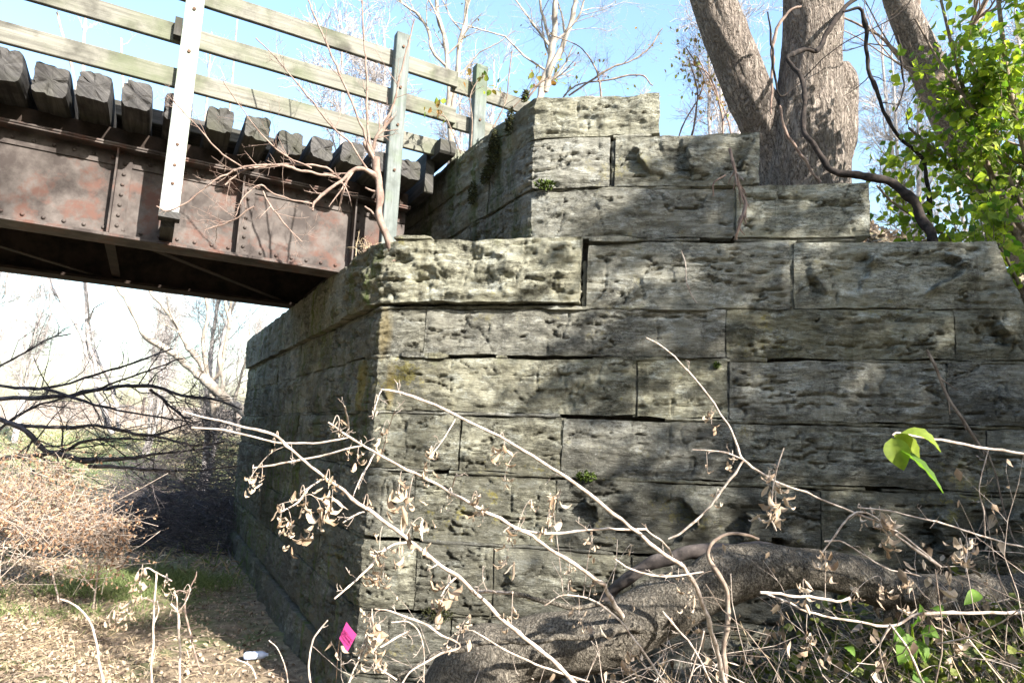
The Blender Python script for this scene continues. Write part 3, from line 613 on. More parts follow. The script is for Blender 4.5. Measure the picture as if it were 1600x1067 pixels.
# bottom lateral bracing and cross frames between the girders
for s_ in (-7.6, -5.75, -3.8, -1.9, 0.08):
    a = Acc(); box(a, L(s_-0.04, 1.43, 3.80), BD*0.08, BR*1.99, [0, 0, 0.012]); box(a, L(s_-0.006, 1.43, 3.813), BD*0.012, BR*1.99, [0, 0, 0.075]); part(a, 'cross_brace', 'steel_shaded', BRG)
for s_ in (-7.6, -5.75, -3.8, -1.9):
    a = Acc(); p, q_ = L(s_+0.12, 1.44, 3.78), L(s_+1.75, 3.40, 3.78); d = unit(q_-p); n = np.cross(d, [0, 0, 1.0]); box(a, p-n*0.04, (q_-p), n*0.08, [0, 0, 0.012]); part(a, 'lateral_brace', 'steel_shaded', BRG)
a = Acc(); box(a, L(0.05, 1.20, 3.715), BD*0.5, BR*0.4, [0, 0, 0.019]); part(a, 'bearing_plate', 'steel', BRG)
a = Acc(); box(a, L(0.05, 3.25, 3.715), BD*0.5, BR*0.4, [0, 0, 0.019]); part(a, 'bearing_plate', 'steel', BRG)
# ties: every end split and worn a little differently
def tie(s, w, ztop, zbot, b0, seed):
    rng = np.random.default_rng(seed); a = Acc(); K = 13
    nn = 34; th = np.linspace(0, 2*np.pi, nn, endpoint=False); c, s2 = np.cos(th), np.sin(th)
    e = 7.0; rad = 1/(np.abs(c)**e+np.abs(s2)**e)**(1/e)
    U, Vv = c*rad*0.5, s2*rad*0.5
    ys = np.concatenate([[0, 0.006, 0.03, 0.10, 0.2, 0.35, 0.6], np.linspace(0.9, 3.3, 6)]); rings = []
    tw = rng.uniform(-0.03, 0.03)
    split = rng.uniform(0, 6.28, 3); dep = rng.uniform(0.04, 0.20, 3)
    for k, y in enumerate(ys):
        wear = 1-0.05*math.exp(-y/0.05); ang = np.zeros(nn)
        d = 0.040*fbm(c*2.6+seed, s2*2.2, y*1.2, 4, seed)
        for sp, dp in zip(split, dep): ang = ang+dp*np.exp(-((np.angle(np.exp(1j*(th-sp))))/0.11)**2)*math.exp(-y/0.5)
        rr = (1+d*3-ang)*wear
        uu, vv = U*rr*w, Vv*rr*(ztop-zbot); zc = (ztop+zbot)/2; yo = 0.02*fbm(c*1.5, s2*1.5, seed, 3, seed+1)*(1 if k < 2 else 0)
        zz = zc+vv+uu*tw; zz = np.where(vv > 0.3*(ztop-zbot), zz-0.03*np.exp(-y/0.08)*np.maximum(0, fbm(uu*14+seed, 0, 0, 2, seed+5)), zz)
        P = L(s, b0, 0)+BD*uu[:, None]+BR*(y+yo)[:, None] if np.ndim(yo) else L(s, b0, 0)+BD*uu[:, None]+BR*y
        P = P.copy(); P[:, 2] = zz; rings.append(P)
    V = np.stack(rings); i = np.arange(len(ys)-1)[:, None]*nn; j = np.arange(nn)[None]; j2 = (j+1) % nn
    a.add(V.reshape(-1, 3), np.stack([i+j, i+j2, i+nn+j2, i+nn+j], -1).reshape(-1, 4))
    # end grain: rings shrinking to the heart, with radial checks
    cen = V[0].mean(0); E = []; fr = [1, 0.75, 0.5, 0.25]
    for f in fr:
        rr = cen+(V[0]-cen)*f; chk = sum(0.016*np.exp(-((np.angle(np.exp(1j*(th-sp))))/0.16)**2) for sp in split)*(f > 0.3)
        E.append(rr+BR*(chk*(0.3+f) if f < 1 else 0*chk)[:, None]+BR*rng.uniform(-0.002, 0.002, nn)[:, None])
    E = np.stack(E); i = np.arange(3)[:, None]*nn
    a.add(np.concatenate([E.reshape(-1, 3), cen[None]]), np.stack([i+j2, i+j, i+nn+j, i+nn+j2], -1).reshape(-1, 4), [(3*nn+(k+1) % nn, 3*nn+k, 4*nn) for k in range(nn)])
    o = part(a, 'crosstie', 'tie', BRG); wood_uv(o.data, BR); return o
ties = [(-2.93, 0.22), (-2.66+0.02, 0.235), (-2.36, 0.225), (-2.08, 0.22), (-1.79, 0.205), (-1.50, 0.20), (-1.19, 0.20), (-0.90, 0.20), (-0.61, 0.215), (-0.35, 0.20), (-0.09, 0.205), (0.19, 0.21), (0.47, 0.2)]
ties += [(-3.22-0.29*k, 0.21) for k in range(19)]
for k, (s_, w_) in enumerate(ties):
    rt = random.Random(k); zt = 4.935-0.028*(s_+2.9)*(s_ > -3.2)+rt.uniform(-0.012, 0.012); tie(s_, w_*1.02, zt, 4.665 if s_ < -1 else 4.65, 0.87+rt.uniform(-0.04, 0.05)+(0.07 if rt.random() < 0.3 else 0), 300+k)
# filler packing on the top flange, blackened to imitate the shade under the ties
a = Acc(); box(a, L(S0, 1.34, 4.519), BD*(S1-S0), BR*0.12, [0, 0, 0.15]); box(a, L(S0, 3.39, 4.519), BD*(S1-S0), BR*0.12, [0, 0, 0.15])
o = part(a, 'bearing_timber', 'steel_shaded', BRG); wood_uv(o.data, BD)
a = Acc(); box(a, L(S0, 1.70, 4.93), BD*(S1-S0+0.2), BR*0.16, [0, 0, 0.14], ch=0.01); o = part(a, 'guard_timber', 'tie', BRG); wood_uv(o.data, BD)
a = Acc(); box(a, L(0.66, 1.0, 4.60), BD*0.09, BR*3.2, [0, 0, 0.40], ch=0.01); o = part(a, 'end_plank', 'tie', BRG); wood_uv(o.data, BR)
a = Acc(); box(a, L(0.70, 0.75, 4.93), BD*0.16, BR*2.6, [0, 0, 0.14], ch=0.02); o = part(a, 'end_timber', 'tie', BRG); wood_uv(o.data, BR)

for k in range(6):
    a = Acc(); box(a, L(S0, 1.90+k*0.235, 4.948), BD*(S1-S0+0.1), BR*0.225, [0, 0, 0.04], ch=0.004); o = part(a, 'deck_plank', 'tie', BRG); wood_uv(o.data, BD)  # unseen decking added to close the gaps between ties against the sun

# ------------------------------------------------------------------ timber railing
RL = thing('timber_railing', 'grey green weathered timber railing with three rails along the bridge edge', 'railing', tuple(L(-1.0, 0.8, 3.9)))
def hexbolt(acc, p, n, r=0.014, h=0.012):
    u = unit(np.cross(n, [0, 0, 1.0])); v = np.cross(n, u); V = [p+(u*math.cos(k*1.0472)+v*math.sin(k*1.0472))*r for k in range(6)]; V += [x+n*h for x in V]+[p+n*(h+0.003)]
    acc.add(V, [(k, (k+1) % 6, (k+1) % 6+6, k+6) for k in range(6)], [(k+6, (k+1) % 6+6, 12) for k in range(6)])
PB = 0.80
def post(s, w, z0, z1, d=0.10, lean=0.0, bolts=(), plates=(), b=PB, mt='wood_post'):
    a = Acc(); p = L(s-w/2, b, z0); box(a, p, [0, 0, z1-z0], BD*w, BR*d, ch=0.006); 
    v = a.v[0]; 
    for arr in a.v: arr += BD*(lean*(arr[:, 2:3]-z0))
    o = part(a, 'post', mt, RL); wood_uv(o.data, (0, 0, 1))
    for z in bolts: bb = Acc(); hexbolt(bb, L(s+lean*(z-z0), b-0.001, z), -BR); part(bb, 'bolt', 'bolt', RL, parent=o)
    for z in plates:
        a = Acc(); box(a, L(s-0.04+lean*(z-z0), b-0.006, z-0.045), BD*0.08, BR*0.0055, [0, 0, 0.08]); q = part(a, 'washer_plate', 'galv', RL, parent=o)
post(-1.475, 0.135, 3.90, 6.25, bolts=(5.60, 5.23, 4.44, 4.27, 4.12), plates=(4.44, 4.27, 4.12))
post(0.285, 0.135, 3.73, 6.02, bolts=(5.88, 5.47, 5.10, 4.66), mt='wood_post_grey')
post(1.13, 0.13, 4.6, 5.99, bolts=(5.86, 5.40), b=0.83, mt='wood_post_grey')
post(-3.30, 0.135, 3.90, 6.25, bolts=(5.60, 5.23)); post(-5.15, 0.135, 3.90, 6.25)
# outrigger bracket carrying the post foot
for s_ in (-1.475, -3.30, -5.15):
    a = Acc(); box(a, L(s_-0.07, PB-0.01, 3.845), BD*0.15, BR*0.13, [0, 0, 0.05]); box(a, L(s_-0.05, PB+0.122, 3.80), BD*0.10, BR*0.46, [0, 0, 0.13]); o = part(a, 'foot_block', 'tie', RL); wood_uv(o.data, BR)
def rail(s0, s1, z, h, b=PB+0.102, t=0.045, dz=0.0):
    a = Acc(); n = max(2, int((s1-s0)/0.25)); 
    K = np.linspace(0, 1, n); V = []; wv = 0.006*fbm(K*3+s0, z, 0, 2, 4)
    for k, w_ in zip(K, wv):
        s = s0+(s1-s0)*k; zz = z+dz*k+w_
        for bb, z_ in ((0, 0.004), (0.004, 0), (t-0.004, 0), (t, 0.004), (t, h-0.004), (t-0.004, h), (0.004, h), (0, h-0.004)): V.append(L(s, b+bb, zz+z_))
    Q = [(k*8+j, k*8+(j+1) % 8, k*8+8+(j+1) % 8, k*8+8+j) for k in range(n-1) for j in range(8)]; m_ = (n-1)*8
    Q += [(0, 7, 2, 1), (7, 6, 3, 2), (6, 5, 4, 3)]+[(m_, m_+1, m_+2, m_+7), (m_+7, m_+2, m_+3, m_+6), (m_+6, m_+3, m_+4, m_+5)]
    a.add(V, Q); o = part(a, 'rail', 'wood_rail', RL); wood_uv(o.data, BD); return o
# top, middle and bottom rails, with lapped ends beside post 1 and a splice beyond post 2
for z, h in ((5.72, 0.16), (5.335, 0.16), (4.955, 0.16)):
    rail(-9, -1.50, z+0.0, h, dz=-0.0); rail(-1.48, 0.30 if z > 5 else 0.25, z-0.0, h, b=PB+0.103)
    rail(0.31, 0.90 if z > 5 else 0.9, z-0.005, h, b=PB+0.102)
    if z > 5: rail(0.86, 2.6, z-0.03, h, b=PB+0.150)
    else: rail(0.90, 1.2, z-0.02, h, b=PB+0.149)
for z in (5.30, 5.68):
    a = Acc(); box(a, L(-1.60, PB+0.02, z+0.05), BD*0.055, BR*0.081, [0, 0, 0.155]); o = part(a, 'spacer_block', 'tie', RL); wood_uv(o.data, (0, 0, 1))

# ------------------------------------------------------------------ trees
def trace(pts, d0, d1=None):
    """pts: (x, y, width) as seen in the photograph, carried at depths d0..d1; a pt may carry its own depth as 4th value"""
    d1 = d0 if d1 is None else d1; n = len(pts); P, R = [], []
    for i, p in enumerate(pts):
        d = p[3] if len(p) > 3 else d0+(d1-d0)*i/max(1, n-1); P.append(at(p[0], p[1], d)); R.append(p[2]*0.5*d/FPX)
    return np.array(P), np.array(R)
def limb(acc, pts, d0, d1=None, sides=10, n=5, rough=0.12, m=0, ridge=0, seed=0):
    P, R = trace(pts, d0, d1); P2_, R2_ = smoothline(P, R, n)
    if not ridge:
        ln = np.concatenate([[0], np.cumsum(np.linalg.norm(np.diff(P2_, axis=0), axis=1))]); k = 0.09/max(0.006, float(R2_.mean()))
        J = np.stack([fbm(ln*k, q, seed*3.1, 3, 7) for q in (0, 9, 18)], 1); P2_ = P2_+J*R2_[:, None]*1.5
        R2_ = R2_*(1+0.22*np.maximum(0, fbm(ln*k*3, 5, seed, 2, 17))*2)
    tube(acc, P2_, R2_, sides, m, rough, seed, ridge); return P2_, R2_
def pack(lines, K=8):
    Ps, Rs = zip(*[resample(P, R, K) for P, R in lines]); return np.stack(Ps), np.stack(Rs)
def twiggery(acc, P, R, levels, sides=(5, 4, 3, 3), rng=RNG):
    """levels: list of dicts for grow(); returns every level"""
    out = [(P, R)]
    for i, lv in enumerate(levels):
        P, R = grow(P, R, rng=rng, **lv); R = np.maximum(R, lv.get('rmin', 0) if False else 0.0009); tubes(acc, P, R, sides[min(i, len(sides)-1)]); out.append((P, R))
    return out

# the big tree behind the wing wall: three stems on one butt
base = at(1245, 330, 6.6)
BT = thing('large_tree', 'large rough barked tree with three heavy stems growing behind the wall top', 'tree', tuple(base))
a = Acc()
limb(a, [(1240, 400, 150), (1225, 300, 86), (1205, 215, 74), (1172, 150, 72), (1148, 90, 70), (1125, 30, 66), (1095, -60, 60), (1060, -180, 52), (1020, -330, 40)], 6.6, 6.4, 44, 12, 0.10, ridge=7, seed=3)
limb(a, [(1262, 400, 150), (1255, 285, 125), (1258, 200, 112), (1266, 110, 92), (1270, 40, 86), (1272, -50, 84), (1285, -180, 74), (1320, -350, 60)], 6.5, 6.3, 52, 14, 0.10, ridge=8, seed=5)
limb(a, [(1285, 380, 90), (1290, 270, 70), (1300, 210, 74), (1306, 160, 66), (1308, 125, 58), (1308, 104, 40)], 6.45, 6.45, 40, 10, 0.12, ridge=7, seed=9)
part(a, 'trunk', 'bark', BT, smooth=True)
a = Acc(); r_ = np.random.default_rng(5)
L1 = [trace([(1070, -150, 34), (980, -260, 26), (900, -420, 18)], 6.4, 5.4), trace([(1110, -60, 20), (1010, -190, 15), (900, -260, 8)], 6.4, 5.6), trace([(1290, -200, 40), (1380, -330, 30), (1470, -470, 18)], 6.3, 5.2), trace([(1275, -100, 26), (1200, -260, 20), (1150, -420, 12)], 6.3, 7.3)]
Pp, Rr = pack(L1); tubes(a, Pp, Rr, 8)
lv = twiggery(a, Pp, Rr, [dict(n=6, lr=(0.5, 0.9), up=0.1), dict(n=5, lr=(0.4, 0.8)), dict(n=5, lr=(0.4, 0.8))], rng=r_)
part(a, 'branches', 'branch', BT, smooth=True)
# leaning tree at the right
b2 = at(1560, 330, 8.6); LT = thing('leaning_tree', 'slanting tree trunk leaning left behind the green leaves at right', 'tree', tuple(b2)); a = Acc()
limb(a, [(1640, 430, 74), (1555, 290, 62), (1500, 205, 60), (1462, 130, 54), (1430, 60, 46), (1400, -10, 40), (1350, -130, 34), (1290, -300, 24)], 8.6, 8.2, 32, 10, 0.10, ridge=6, seed=13)
part(a, 'trunk', 'bark', LT, smooth=True); a = Acc()
L1 = [trace([(1425, 45, 14), (1432, 10, 12), (1440, -60, 9), (1470, -160, 6)], 8.3), trace([(1500, 205, 8), (1440, 130, 6), (1380, 60, 4), (1300, 20, 3)], 8.4), trace([(1380, -60, 16), (1330, -90, 12), (1240, -190, 7)], 8.2, 7.5), trace([(1460, 125, 12), (1520, 40, 9), (1570, -60, 6)], 8.2, 7.7)]
Pp, Rr = pack(L1); tubes(a, Pp, Rr, 6); twiggery(a, Pp, Rr, [dict(n=7, lr=(0.5, 0.9)), dict(n=5, lr=(0.4, 0.8)), dict(n=4, lr=(0.4, 0.8))], rng=np.random.default_rng(8))
part(a, 'branches', 'branch', LT, smooth=True)

# woody vines on and beside the big tree
def vine(pts, d, mat, label, sides=9, rough=0.2, name='woody_vine', twigs=0, cat='vine', seed=1, d1=None, tl=0.5):
    a = Acc(); P, R = limb(a, [(x_, y_, w_*0.75) for x_, y_, w_ in pts], d, d1, sides, 6, rough*1.7, seed=seed)
    root = thing(name, label, cat, tuple(P[int(np.argmin(P[:, 2]))])); part(a, 'stem', mat, root, smooth=True)
    if twigs:
        a = Acc(); Pp, Rr = pack([(P, R)], 10); twiggery(a, Pp, Rr, [dict(n=twigs, lr=(0.5, 1.0), lens=tl, rr=0.4), dict(n=4, lr=(0.3, 0.7), rr=0.5), dict(n=3, lr=(0.3, 0.7), rr=0.6)], rng=np.random.default_rng(seed)); part(a, 'twigs', mat, root, smooth=True)
    return root
vine([(1345, -10, 8), (1318, 18, 9), (1292, 55, 9), (1278, 78, 9), (1262, 80, 9), (1240, 86, 9), (1228, 92, 8), (1240, 105, 9), (1253, 122, 10), (1256, 160, 9), (1256, 200, 10), (1262, 222, 11), (1282, 245, 11), (1305, 266, 12), (1340, 270, 13), (1390, 284, 15), (1425, 308, 16), (1448, 345, 17), (1458, 380, 20)], 6.05, 'vinebark', 'thick dark woody vine snaking down the big trunk onto the wall', d1=4.9, twigs=0)
vine([(1318, 20, 5), (1342, 15, 6), (1350, 40, 9), (1354, 80, 8), (1362, 120, 7), (1372, 150, 7), (1382, 178, 7), (1396, 205, 7), (1420, 228, 7), (1445, 255, 7), (1450, 290, 8), (1452, 340, 9), (1456, 375, 10)], 5.6, 'vinebark', 'dark vine hanging in an arc right of the big trunk', twigs=5, seed=3, tl=0.35)
vine([(1252, 10, 4), (1235, 18, 5), (1215, 45, 6), (1208, 80, 6), (1206, 130, 5), (1204, 180, 4)], 6.0, 'sapling', 'thin pale vine stem crossing the fork of the big trunk')
vine([(1218, 165, 4), (1228, 205, 5), (1245, 232, 5), (1270, 270, 5), (1282, 285, 4)], 6.0, 'sapling', 'short pale shoot lying against the foot of the big trunk')
vine([(1402, 55, 4), (1408, 80, 5), (1410, 110, 4), (1412, 140, 3), (1400, 175, 3)], 7.0, 'vinebark', 'thin dark hanging vine between the vine arc and the leaning trunk', twigs=2, seed=6, tl=0.3)
vine([(1200, 20, 3), (1206, 70, 4), (1210, 110, 4), (1225, 150, 3), (1300, 80, 2), (1400, 25, 2), (1430, -10, 2)], 5.9, 'vinebark', 'thin dark runner looping from the trunk fork up to the right', seed=8)

# bare trees behind the railing, built where their stems stand
def traced_tree(lines, d, label, mat='pale_bark', n1=9, n2=6, n3=5, seed=0, group='bare trees behind the bridge', lens=(1.6, 0.55, 0.5), cat='tree', up=0.25, leaf=0, rr=0.5):
    rng = np.random.default_rng(seed); a = Acc(); LN = []
    for pts in lines:
        P, R = limb(a, [(x_, y_, w_*0.75) for x_, y_, w_ in pts], d, None, 9, 5, 0.1, seed=seed); LN.append((P, R))
    bp = LN[0][0][0]; root = thing('bare_tree', label, cat, tuple(bp), group); part(a, 'trunk', mat, root, smooth=True)
    a = Acc(); Pp, Rr = pack(LN, 10)
    out = twiggery(a, Pp, Rr, [dict(n=n1, lr=(0.4, 1.0), lens=lens[0], up=up, rr=rr, tmin=0.2), dict(n=n2, lr=(0.4, 1.0), lens=lens[1], up=0.05, wob=0.3), dict(n=n3, lr=(0.4, 1.0), lens=lens[2], up=0.05, wob=0.35)], rng=rng)
    part(a, 'twigs', mat, root, smooth=True)
    if leaf:
        a = Acc(); Q = out[-1][0][:, -1]; Q = Q[rng.choice(len(Q), min(leaf, len(Q)), replace=False)]; leaves(a, Q, 0.05, rng, hang=0.6); part(a, 'leaves', 'leaf_autumn', root, kind='stuff')
    return root
traced_tree([[(706, 330, 12), (704, 225, 11), (701, 150, 10), (697, 80, 9), (686, 30, 8), (676, -20, 7), (660, -120, 5)], [(705, 210, 9), (712, 130, 9), (720, 70, 9), (728, 20, 8), (736, -40, 7), (750, -150, 5)], [(702, 110, 5), (676, 80, 6), (668, 45, 6), (650, 22, 5), (618, -5, 4), (580, -60, 3)]], 11.5,
            'bare grey tree with two close stems behind the post right of centre', seed=1, mat='pale_bark', leaf=60)
traced_tree([[(835, 240, 16), (845, 148, 14), (855, 100, 13), (861, 60, 12), (866, 20, 10), (872, -30, 9), (880, -140, 6)], [(850, 140, 12), (872, 90, 11), (886, 50, 10), (894, 15, 9), (902, -40, 7), (920, -140, 5)], [(860, 66, 6), (852, 35, 6), (842, 0, 5), (830, -70, 4)], [(862, 72, 5), (885, 50, 4), (905, 22, 4), (915, -5, 3)]], 9.0,
            'bare tree with slim forked stems rising directly above the top stone', seed=2, leaf=50)
traced_tree([[(860, 200, 4), (890, 140, 3), (950, 125, 3), (1000, 118, 3), (1020, 135, 2)], [(890, 150, 4), (950, 108, 4), (975, 100, 3), (1010, 80, 3), (1035, 45, 2)], [(940, 165, 4), (935, 120, 3), (920, 90, 3), (900, 70, 2), (860, 55, 2)], [(700, 260, 5), (790, 200, 4), (835, 140, 4), (850, 120, 3)]], 8.4,
            'low scrubby shrub of arching twigs behind the top stone', seed=3, n1=7, n2=5, n3=3, lens=(0.5, 0.3, 0.2), mat='branch', cat='shrub', leaf=45, group='scrub behind the wall top')
traced_tree([[(1075, 250, 4), (1085, 190, 4), (1090, 140, 3), (1075, 90, 2)], [(1060, 250, 4), (1065, 200, 3), (1100, 130, 3), (1072, 75, 2)], [(1130, 250, 4), (1128, 180, 4), (1110, 120, 3), (1080, 100, 2)], [(1150, 250, 3), (1135, 180, 3), (1120, 150, 3), (1090, 90, 2)]], 7.4,
            'low twiggy shrub with a few red and green leaves left of the big tree', seed=4, n1=9, n2=5, n3=3, lens=(0.45, 0.3, 0.2), mat='sapling', cat='shrub', leaf=150, group='scrub behind the wall top')
traced_tree([[(176, 680, 12), (160, 640, 11), (152, 600, 10), (146, 560, 9), (138, 520, 8), (134, 450, 8), (132, 300, 7), (130, 100, 6), (140, -60, 4)], [(150, 600, 7), (135, 550, 7), (118, 505, 6), (95, 470, 6), (72, 430, 5), (20, 300, 4)], [(186, 670, 7), (178, 620, 6), (160, 575, 6), (146, 545, 5)]], 17.0,
            'slender pale twin tree standing under the left half of the bridge', seed=5, n1=8, mat='far_bark', n2=5, n3=4)
traced_tree([[(440, 700, 20), (385, 645, 18), (345, 608, 17), (305, 575, 16), (262, 548, 14), (232, 526, 13), (215, 500, 11), (200, 470, 10), (183, 445, 9), (150, 330, 7), (120, 150, 5), (90, 20, 4)], [(335, 660, 12), (330, 610, 12), (318, 568, 11), (292, 535, 10), (272, 505, 9), (255, 475, 8), (232, 445, 7), (200, 300, 6), (190, 60, 4)], [(325, 590, 8), (318, 540, 7), (324, 500, 6), (320, 450, 6), (315, 300, 5), (330, 50, 3)],
             [(338, 640, 9), (348, 600, 8), (346, 550, 8), (358, 500, 7), (352, 460, 6), (350, 300, 5), (370, 30, 3)], [(325, 600, 6), (345, 575, 6), (355, 530, 5), (362, 470, 5), (400, 250, 4)], [(365, 680, 6), (370, 610, 5), (385, 560, 4), (392, 500, 3)]], 15.0,
            'pale many stemmed tree with one limb leaning far left beside the abutment', seed=6, n1=7, n2=5, n3=4)
# further bare trees, copies of three built once
def generic_tree(seed, h=8.5):
    rng = np.random.default_rng(seed); LN = []
    for k in range(3):
        x = rng.uniform(-0.3, 0.3, 2); z = np.linspace(0, h*rng.uniform(0.8, 1.05), 7); P = np.stack([x[0]*z*0.35+rng.normal(0, 0.1, 7), x[1]*z*0.35+rng.normal(0, 0.1, 7), z], 1); P[0, :2] = rng.normal(0, 0.1, 2); LN.append(resample(P, np.linspace(0.085, 0.02, 7), 10))
    Pp = np.stack([l[0] for l in LN]); Rr = np.stack([l[1] for l in LN]); a = Acc(); tubes(a, Pp, Rr, 7); tr = a.mesh('trunk', 'far_bark', True)
    a = Acc(); P, R = Pp, Rr
    for i, (n, ln) in enumerate(((16, 2.3), (10, 1.0), (7, 0.6))):
        P, R = grow(P, R, n, (0.4, 1.0), lens=ln, up=0.3 if i == 0 else 0.1, rng=rng, tmin=0.15, wob=0.25, rr=0.5); R = np.maximum(R, 0.0042); tubes(a, P, R, (4, 3, 3)[i])
    return tr, a.mesh('twigs', 'far_bark', True)
GT = [generic_tree(40), generic_tree(41), generic_tree(42)]
where = ['seen through the railing at the far left', 'seen between the two left posts', 'left of the second post top', 'between the second and third posts', 'over the third post', 'far behind the top stone', 'far behind the gap right of the top stone', 'far behind the big tree', 'behind the vine arc', 'behind the leaning tree', 'behind the green leaves at the right edge', 'low against the white sky under the bridge at far left', 'under the bridge left of centre', 'just left of the abutment end under the bridge', 'small in the field beyond the bridge', 'rising above the ties at the left edge']
where += ['close behind the second post', 'close behind the gap between the rails', 'behind the scrub left of the big tree', 'filling the sky above the ties', 'low beyond the leaning trunk']
spots = [(-22, 30), (-15, 28), (-7, 27), (-3.2, 21), (0.2, 24), (3.0, 19), (5.2, 23), (8.5, 20), (10.5, 17), (13.5, 19), (16, 17), (-36, 56), (-26, 50), (-17, 44), (-33, 62), (-19, 24), (-3.8, 14.5), (-1.2, 16), (4.6, 14.5), (-8.5, 19), (12.2, 14.5)]
for k, ((x, y), wd) in enumerate(zip(spots, where)):
    ge, gl = float(g_emb(x, y)), float(g_low(x, y)); s_, b_ = sb(np.array([x, y])); z = max(gl, ge if s_ > 1.2 else gl)-0.05
    t = thing('bare_tree', 'pale leafless tree '+wd, 'tree', (x, y, z), 'distant leafless trees'); t.rotation_euler[2] = random.uniform(0, 6.28); sc = random.uniform(0.85, 1.15); t.scale = (sc, sc, sc)
    me = GT[k % 3]; put(me[0], 'trunk', t); put(me[1], 'twigs', t)
# far low scrub along the field edge
a = Acc(); r_ = np.random.default_rng(77); N = 900
P = np.stack([r_.uniform(-45, 8, N), r_.uniform(34, 60, N)], 1); z = g_low(P[:, 0], P[:, 1]); base3 = np.stack([P[:, 0], P[:, 1], z], 1)
d = unit(np.stack([r_.normal(0, 0.4, N), r_.normal(0, 0.4, N), np.ones(N)], 1)); ln = r_.uniform(0.4, 1.5, N)[:, None]
PP = np.stack([base3, base3+d*ln*0.5, base3+d*ln+r_.normal(0, 0.1, (N, 3))], 1); tubes(a, PP, np.full((N, 3), 0.012), 3)
P3, R3 = grow(PP, np.full((N, 3), 0.010), 5, (0.3, 0.7), rng=r_, K=3, up=0.3); tubes(a, P3, R3, 3)
solo(a, 'field_scrub', 'branch', 'thin brown scrub along the far field edge under the bridge', 'scrub', kind='stuff')
# field fence posts seen under the bridge
for k, (px, py, h_, wd) in enumerate(((222, 648, 28, 'left of the pair'), (241, 650, 36, 'right of the pair, thicker'), (195, 652, 16, 'short one left of the pair'), (96, 650, 22, 'alone towards the left'))):
    d_ = 45.0; p = at(px, py, d_); p[2] = float(g_low(p[0], p[1])); hh = h_*d_/FPX+max(0, at(px, py, d_)[2]-p[2]); a = Acc(); tube(a, np.array([p-[0, 0, 0.2], p+[0.01, 0, hh*0.6], p+[0.03, 0, hh]]), [0.10, 0.095, 0.09], 9, rough=0.1)
    solo(a, 'fence_post', 'darkbranch', 'weathered field fence post, '+wd, 'post', group='fence posts in the field under the bridge', smooth=True)

# ------------------------------------------------------------------ sapling on the bridge seat
sroot = L(0.18, 0.42, 3.72)
SP = thing('sapling', 'bare reddish sapling with sprawling twigs rooted on the cap stones before the girder', 'sapling', tuple(sroot)); a = Acc(); D = 5.05; LN = []
def sl(pts, dd=D, d1=None, s=8, keep=True):
    P, R = limb(a, [(x_, y_, w_*0.8) for x_, y_, w_ in pts], dd, d1, s, 5, 0.08, seed=2)
    if keep: LN.append((P, R))
sl([(612, 405, 16), (606, 370, 14), (597, 340, 13), (594, 300, 13), (590, 270, 15), (586, 245, 15)], keep=False)
sl([(590, 278, 11), (572, 266, 9), (552, 268, 8), (530, 284, 6), (508, 300, 6), (490, 316, 5), (488, 330, 3)], D, 4.85)
sl([(535, 280, 5), (520, 276, 5), (500, 272, 5), (475, 268, 5), (450, 262, 5), (420, 258, 4), (395, 260, 4), (365, 268, 4), (340, 280, 3), (318, 296, 3), (290, 318, 3), (262, 330, 3), (245, 322, 2)], 5.0, 4.5)
sl([(532, 280, 4), (510, 262, 4), (480, 258, 4), (440, 258, 4), (405, 262, 4), (375, 270, 3), (352, 290, 3)], 5.0, 4.7)
sl([(488, 318, 3), (455, 312, 3), (425, 302, 3), (405, 290, 3), (380, 310, 2), (368, 338, 2)], 4.9, 4.6)
sl([(410, 298, 3), (425, 325, 3), (440, 345, 3), (455, 362, 2), (472, 378, 2)], 4.65)
sl([(396, 322, 3), (375, 338, 3), (350, 350, 3), (320, 360, 2)], 4.6)
sl([(584, 250, 7), (572, 215, 6), (560, 190, 4), (550, 160, 4), (530, 115, 4), (511, 70, 3), (496, 35, 3), (482, 0, 3), (470, -60, 2)])
sl([(582, 240, 6), (576, 210, 5), (572, 180, 4), (574, 130, 4), (570, 80, 3), (567, 30, 3), (566, -60, 2)])
sl([(580, 235, 6), (596, 205, 6), (610, 186, 5), (612, 182, 2)]); sl([(598, 204, 5), (610, 175, 4), (620, 140, 4), (630, 100, 3), (640, 62, 3), (648, 30, 2)])
sl([(578, 240, 12), (572, 228, 9), (569, 222, 8)], keep=False)
sl([(572, 262, 4), (548, 225, 3), (520, 200, 3), (480, 150, 3), (430, 90, 2), (400, 60, 2)], 5.0, 4.7); sl([(486, 262, 3), (440, 240, 3), (400, 200, 2), (350, 130, 2)], 4.9, 4.6); sl([(380, 262, 3), (340, 235, 3), (310, 200, 2), (262, 150, 2)], 4.7, 4.4)
sl([(593, 350, 4), (585, 335, 4), (570, 322, 3)], keep=False); sl([(590, 300, 4), (580, 298, 4), (572, 294, 3)], keep=False)
part(a, 'trunk', 'sapling', SP, smooth=True); a = Acc(); Pp, Rr = pack(LN, 9)
twiggery(a, Pp, Rr, [dict(n=8, lr=(0.3, 1.0), lens=0.42, up=0.12, rr=0.5, wob=0.10, ang=(0.5, 1.2)), dict(n=5, lr=(0.15, 0.7), lens=0.16, up=0.05, wob=0.1, rr=0.7, ang=(0.6,1.3))], rng=np.random.default_rng(12)); part(a, 'twigs', 'sapling', SP, smooth=True)

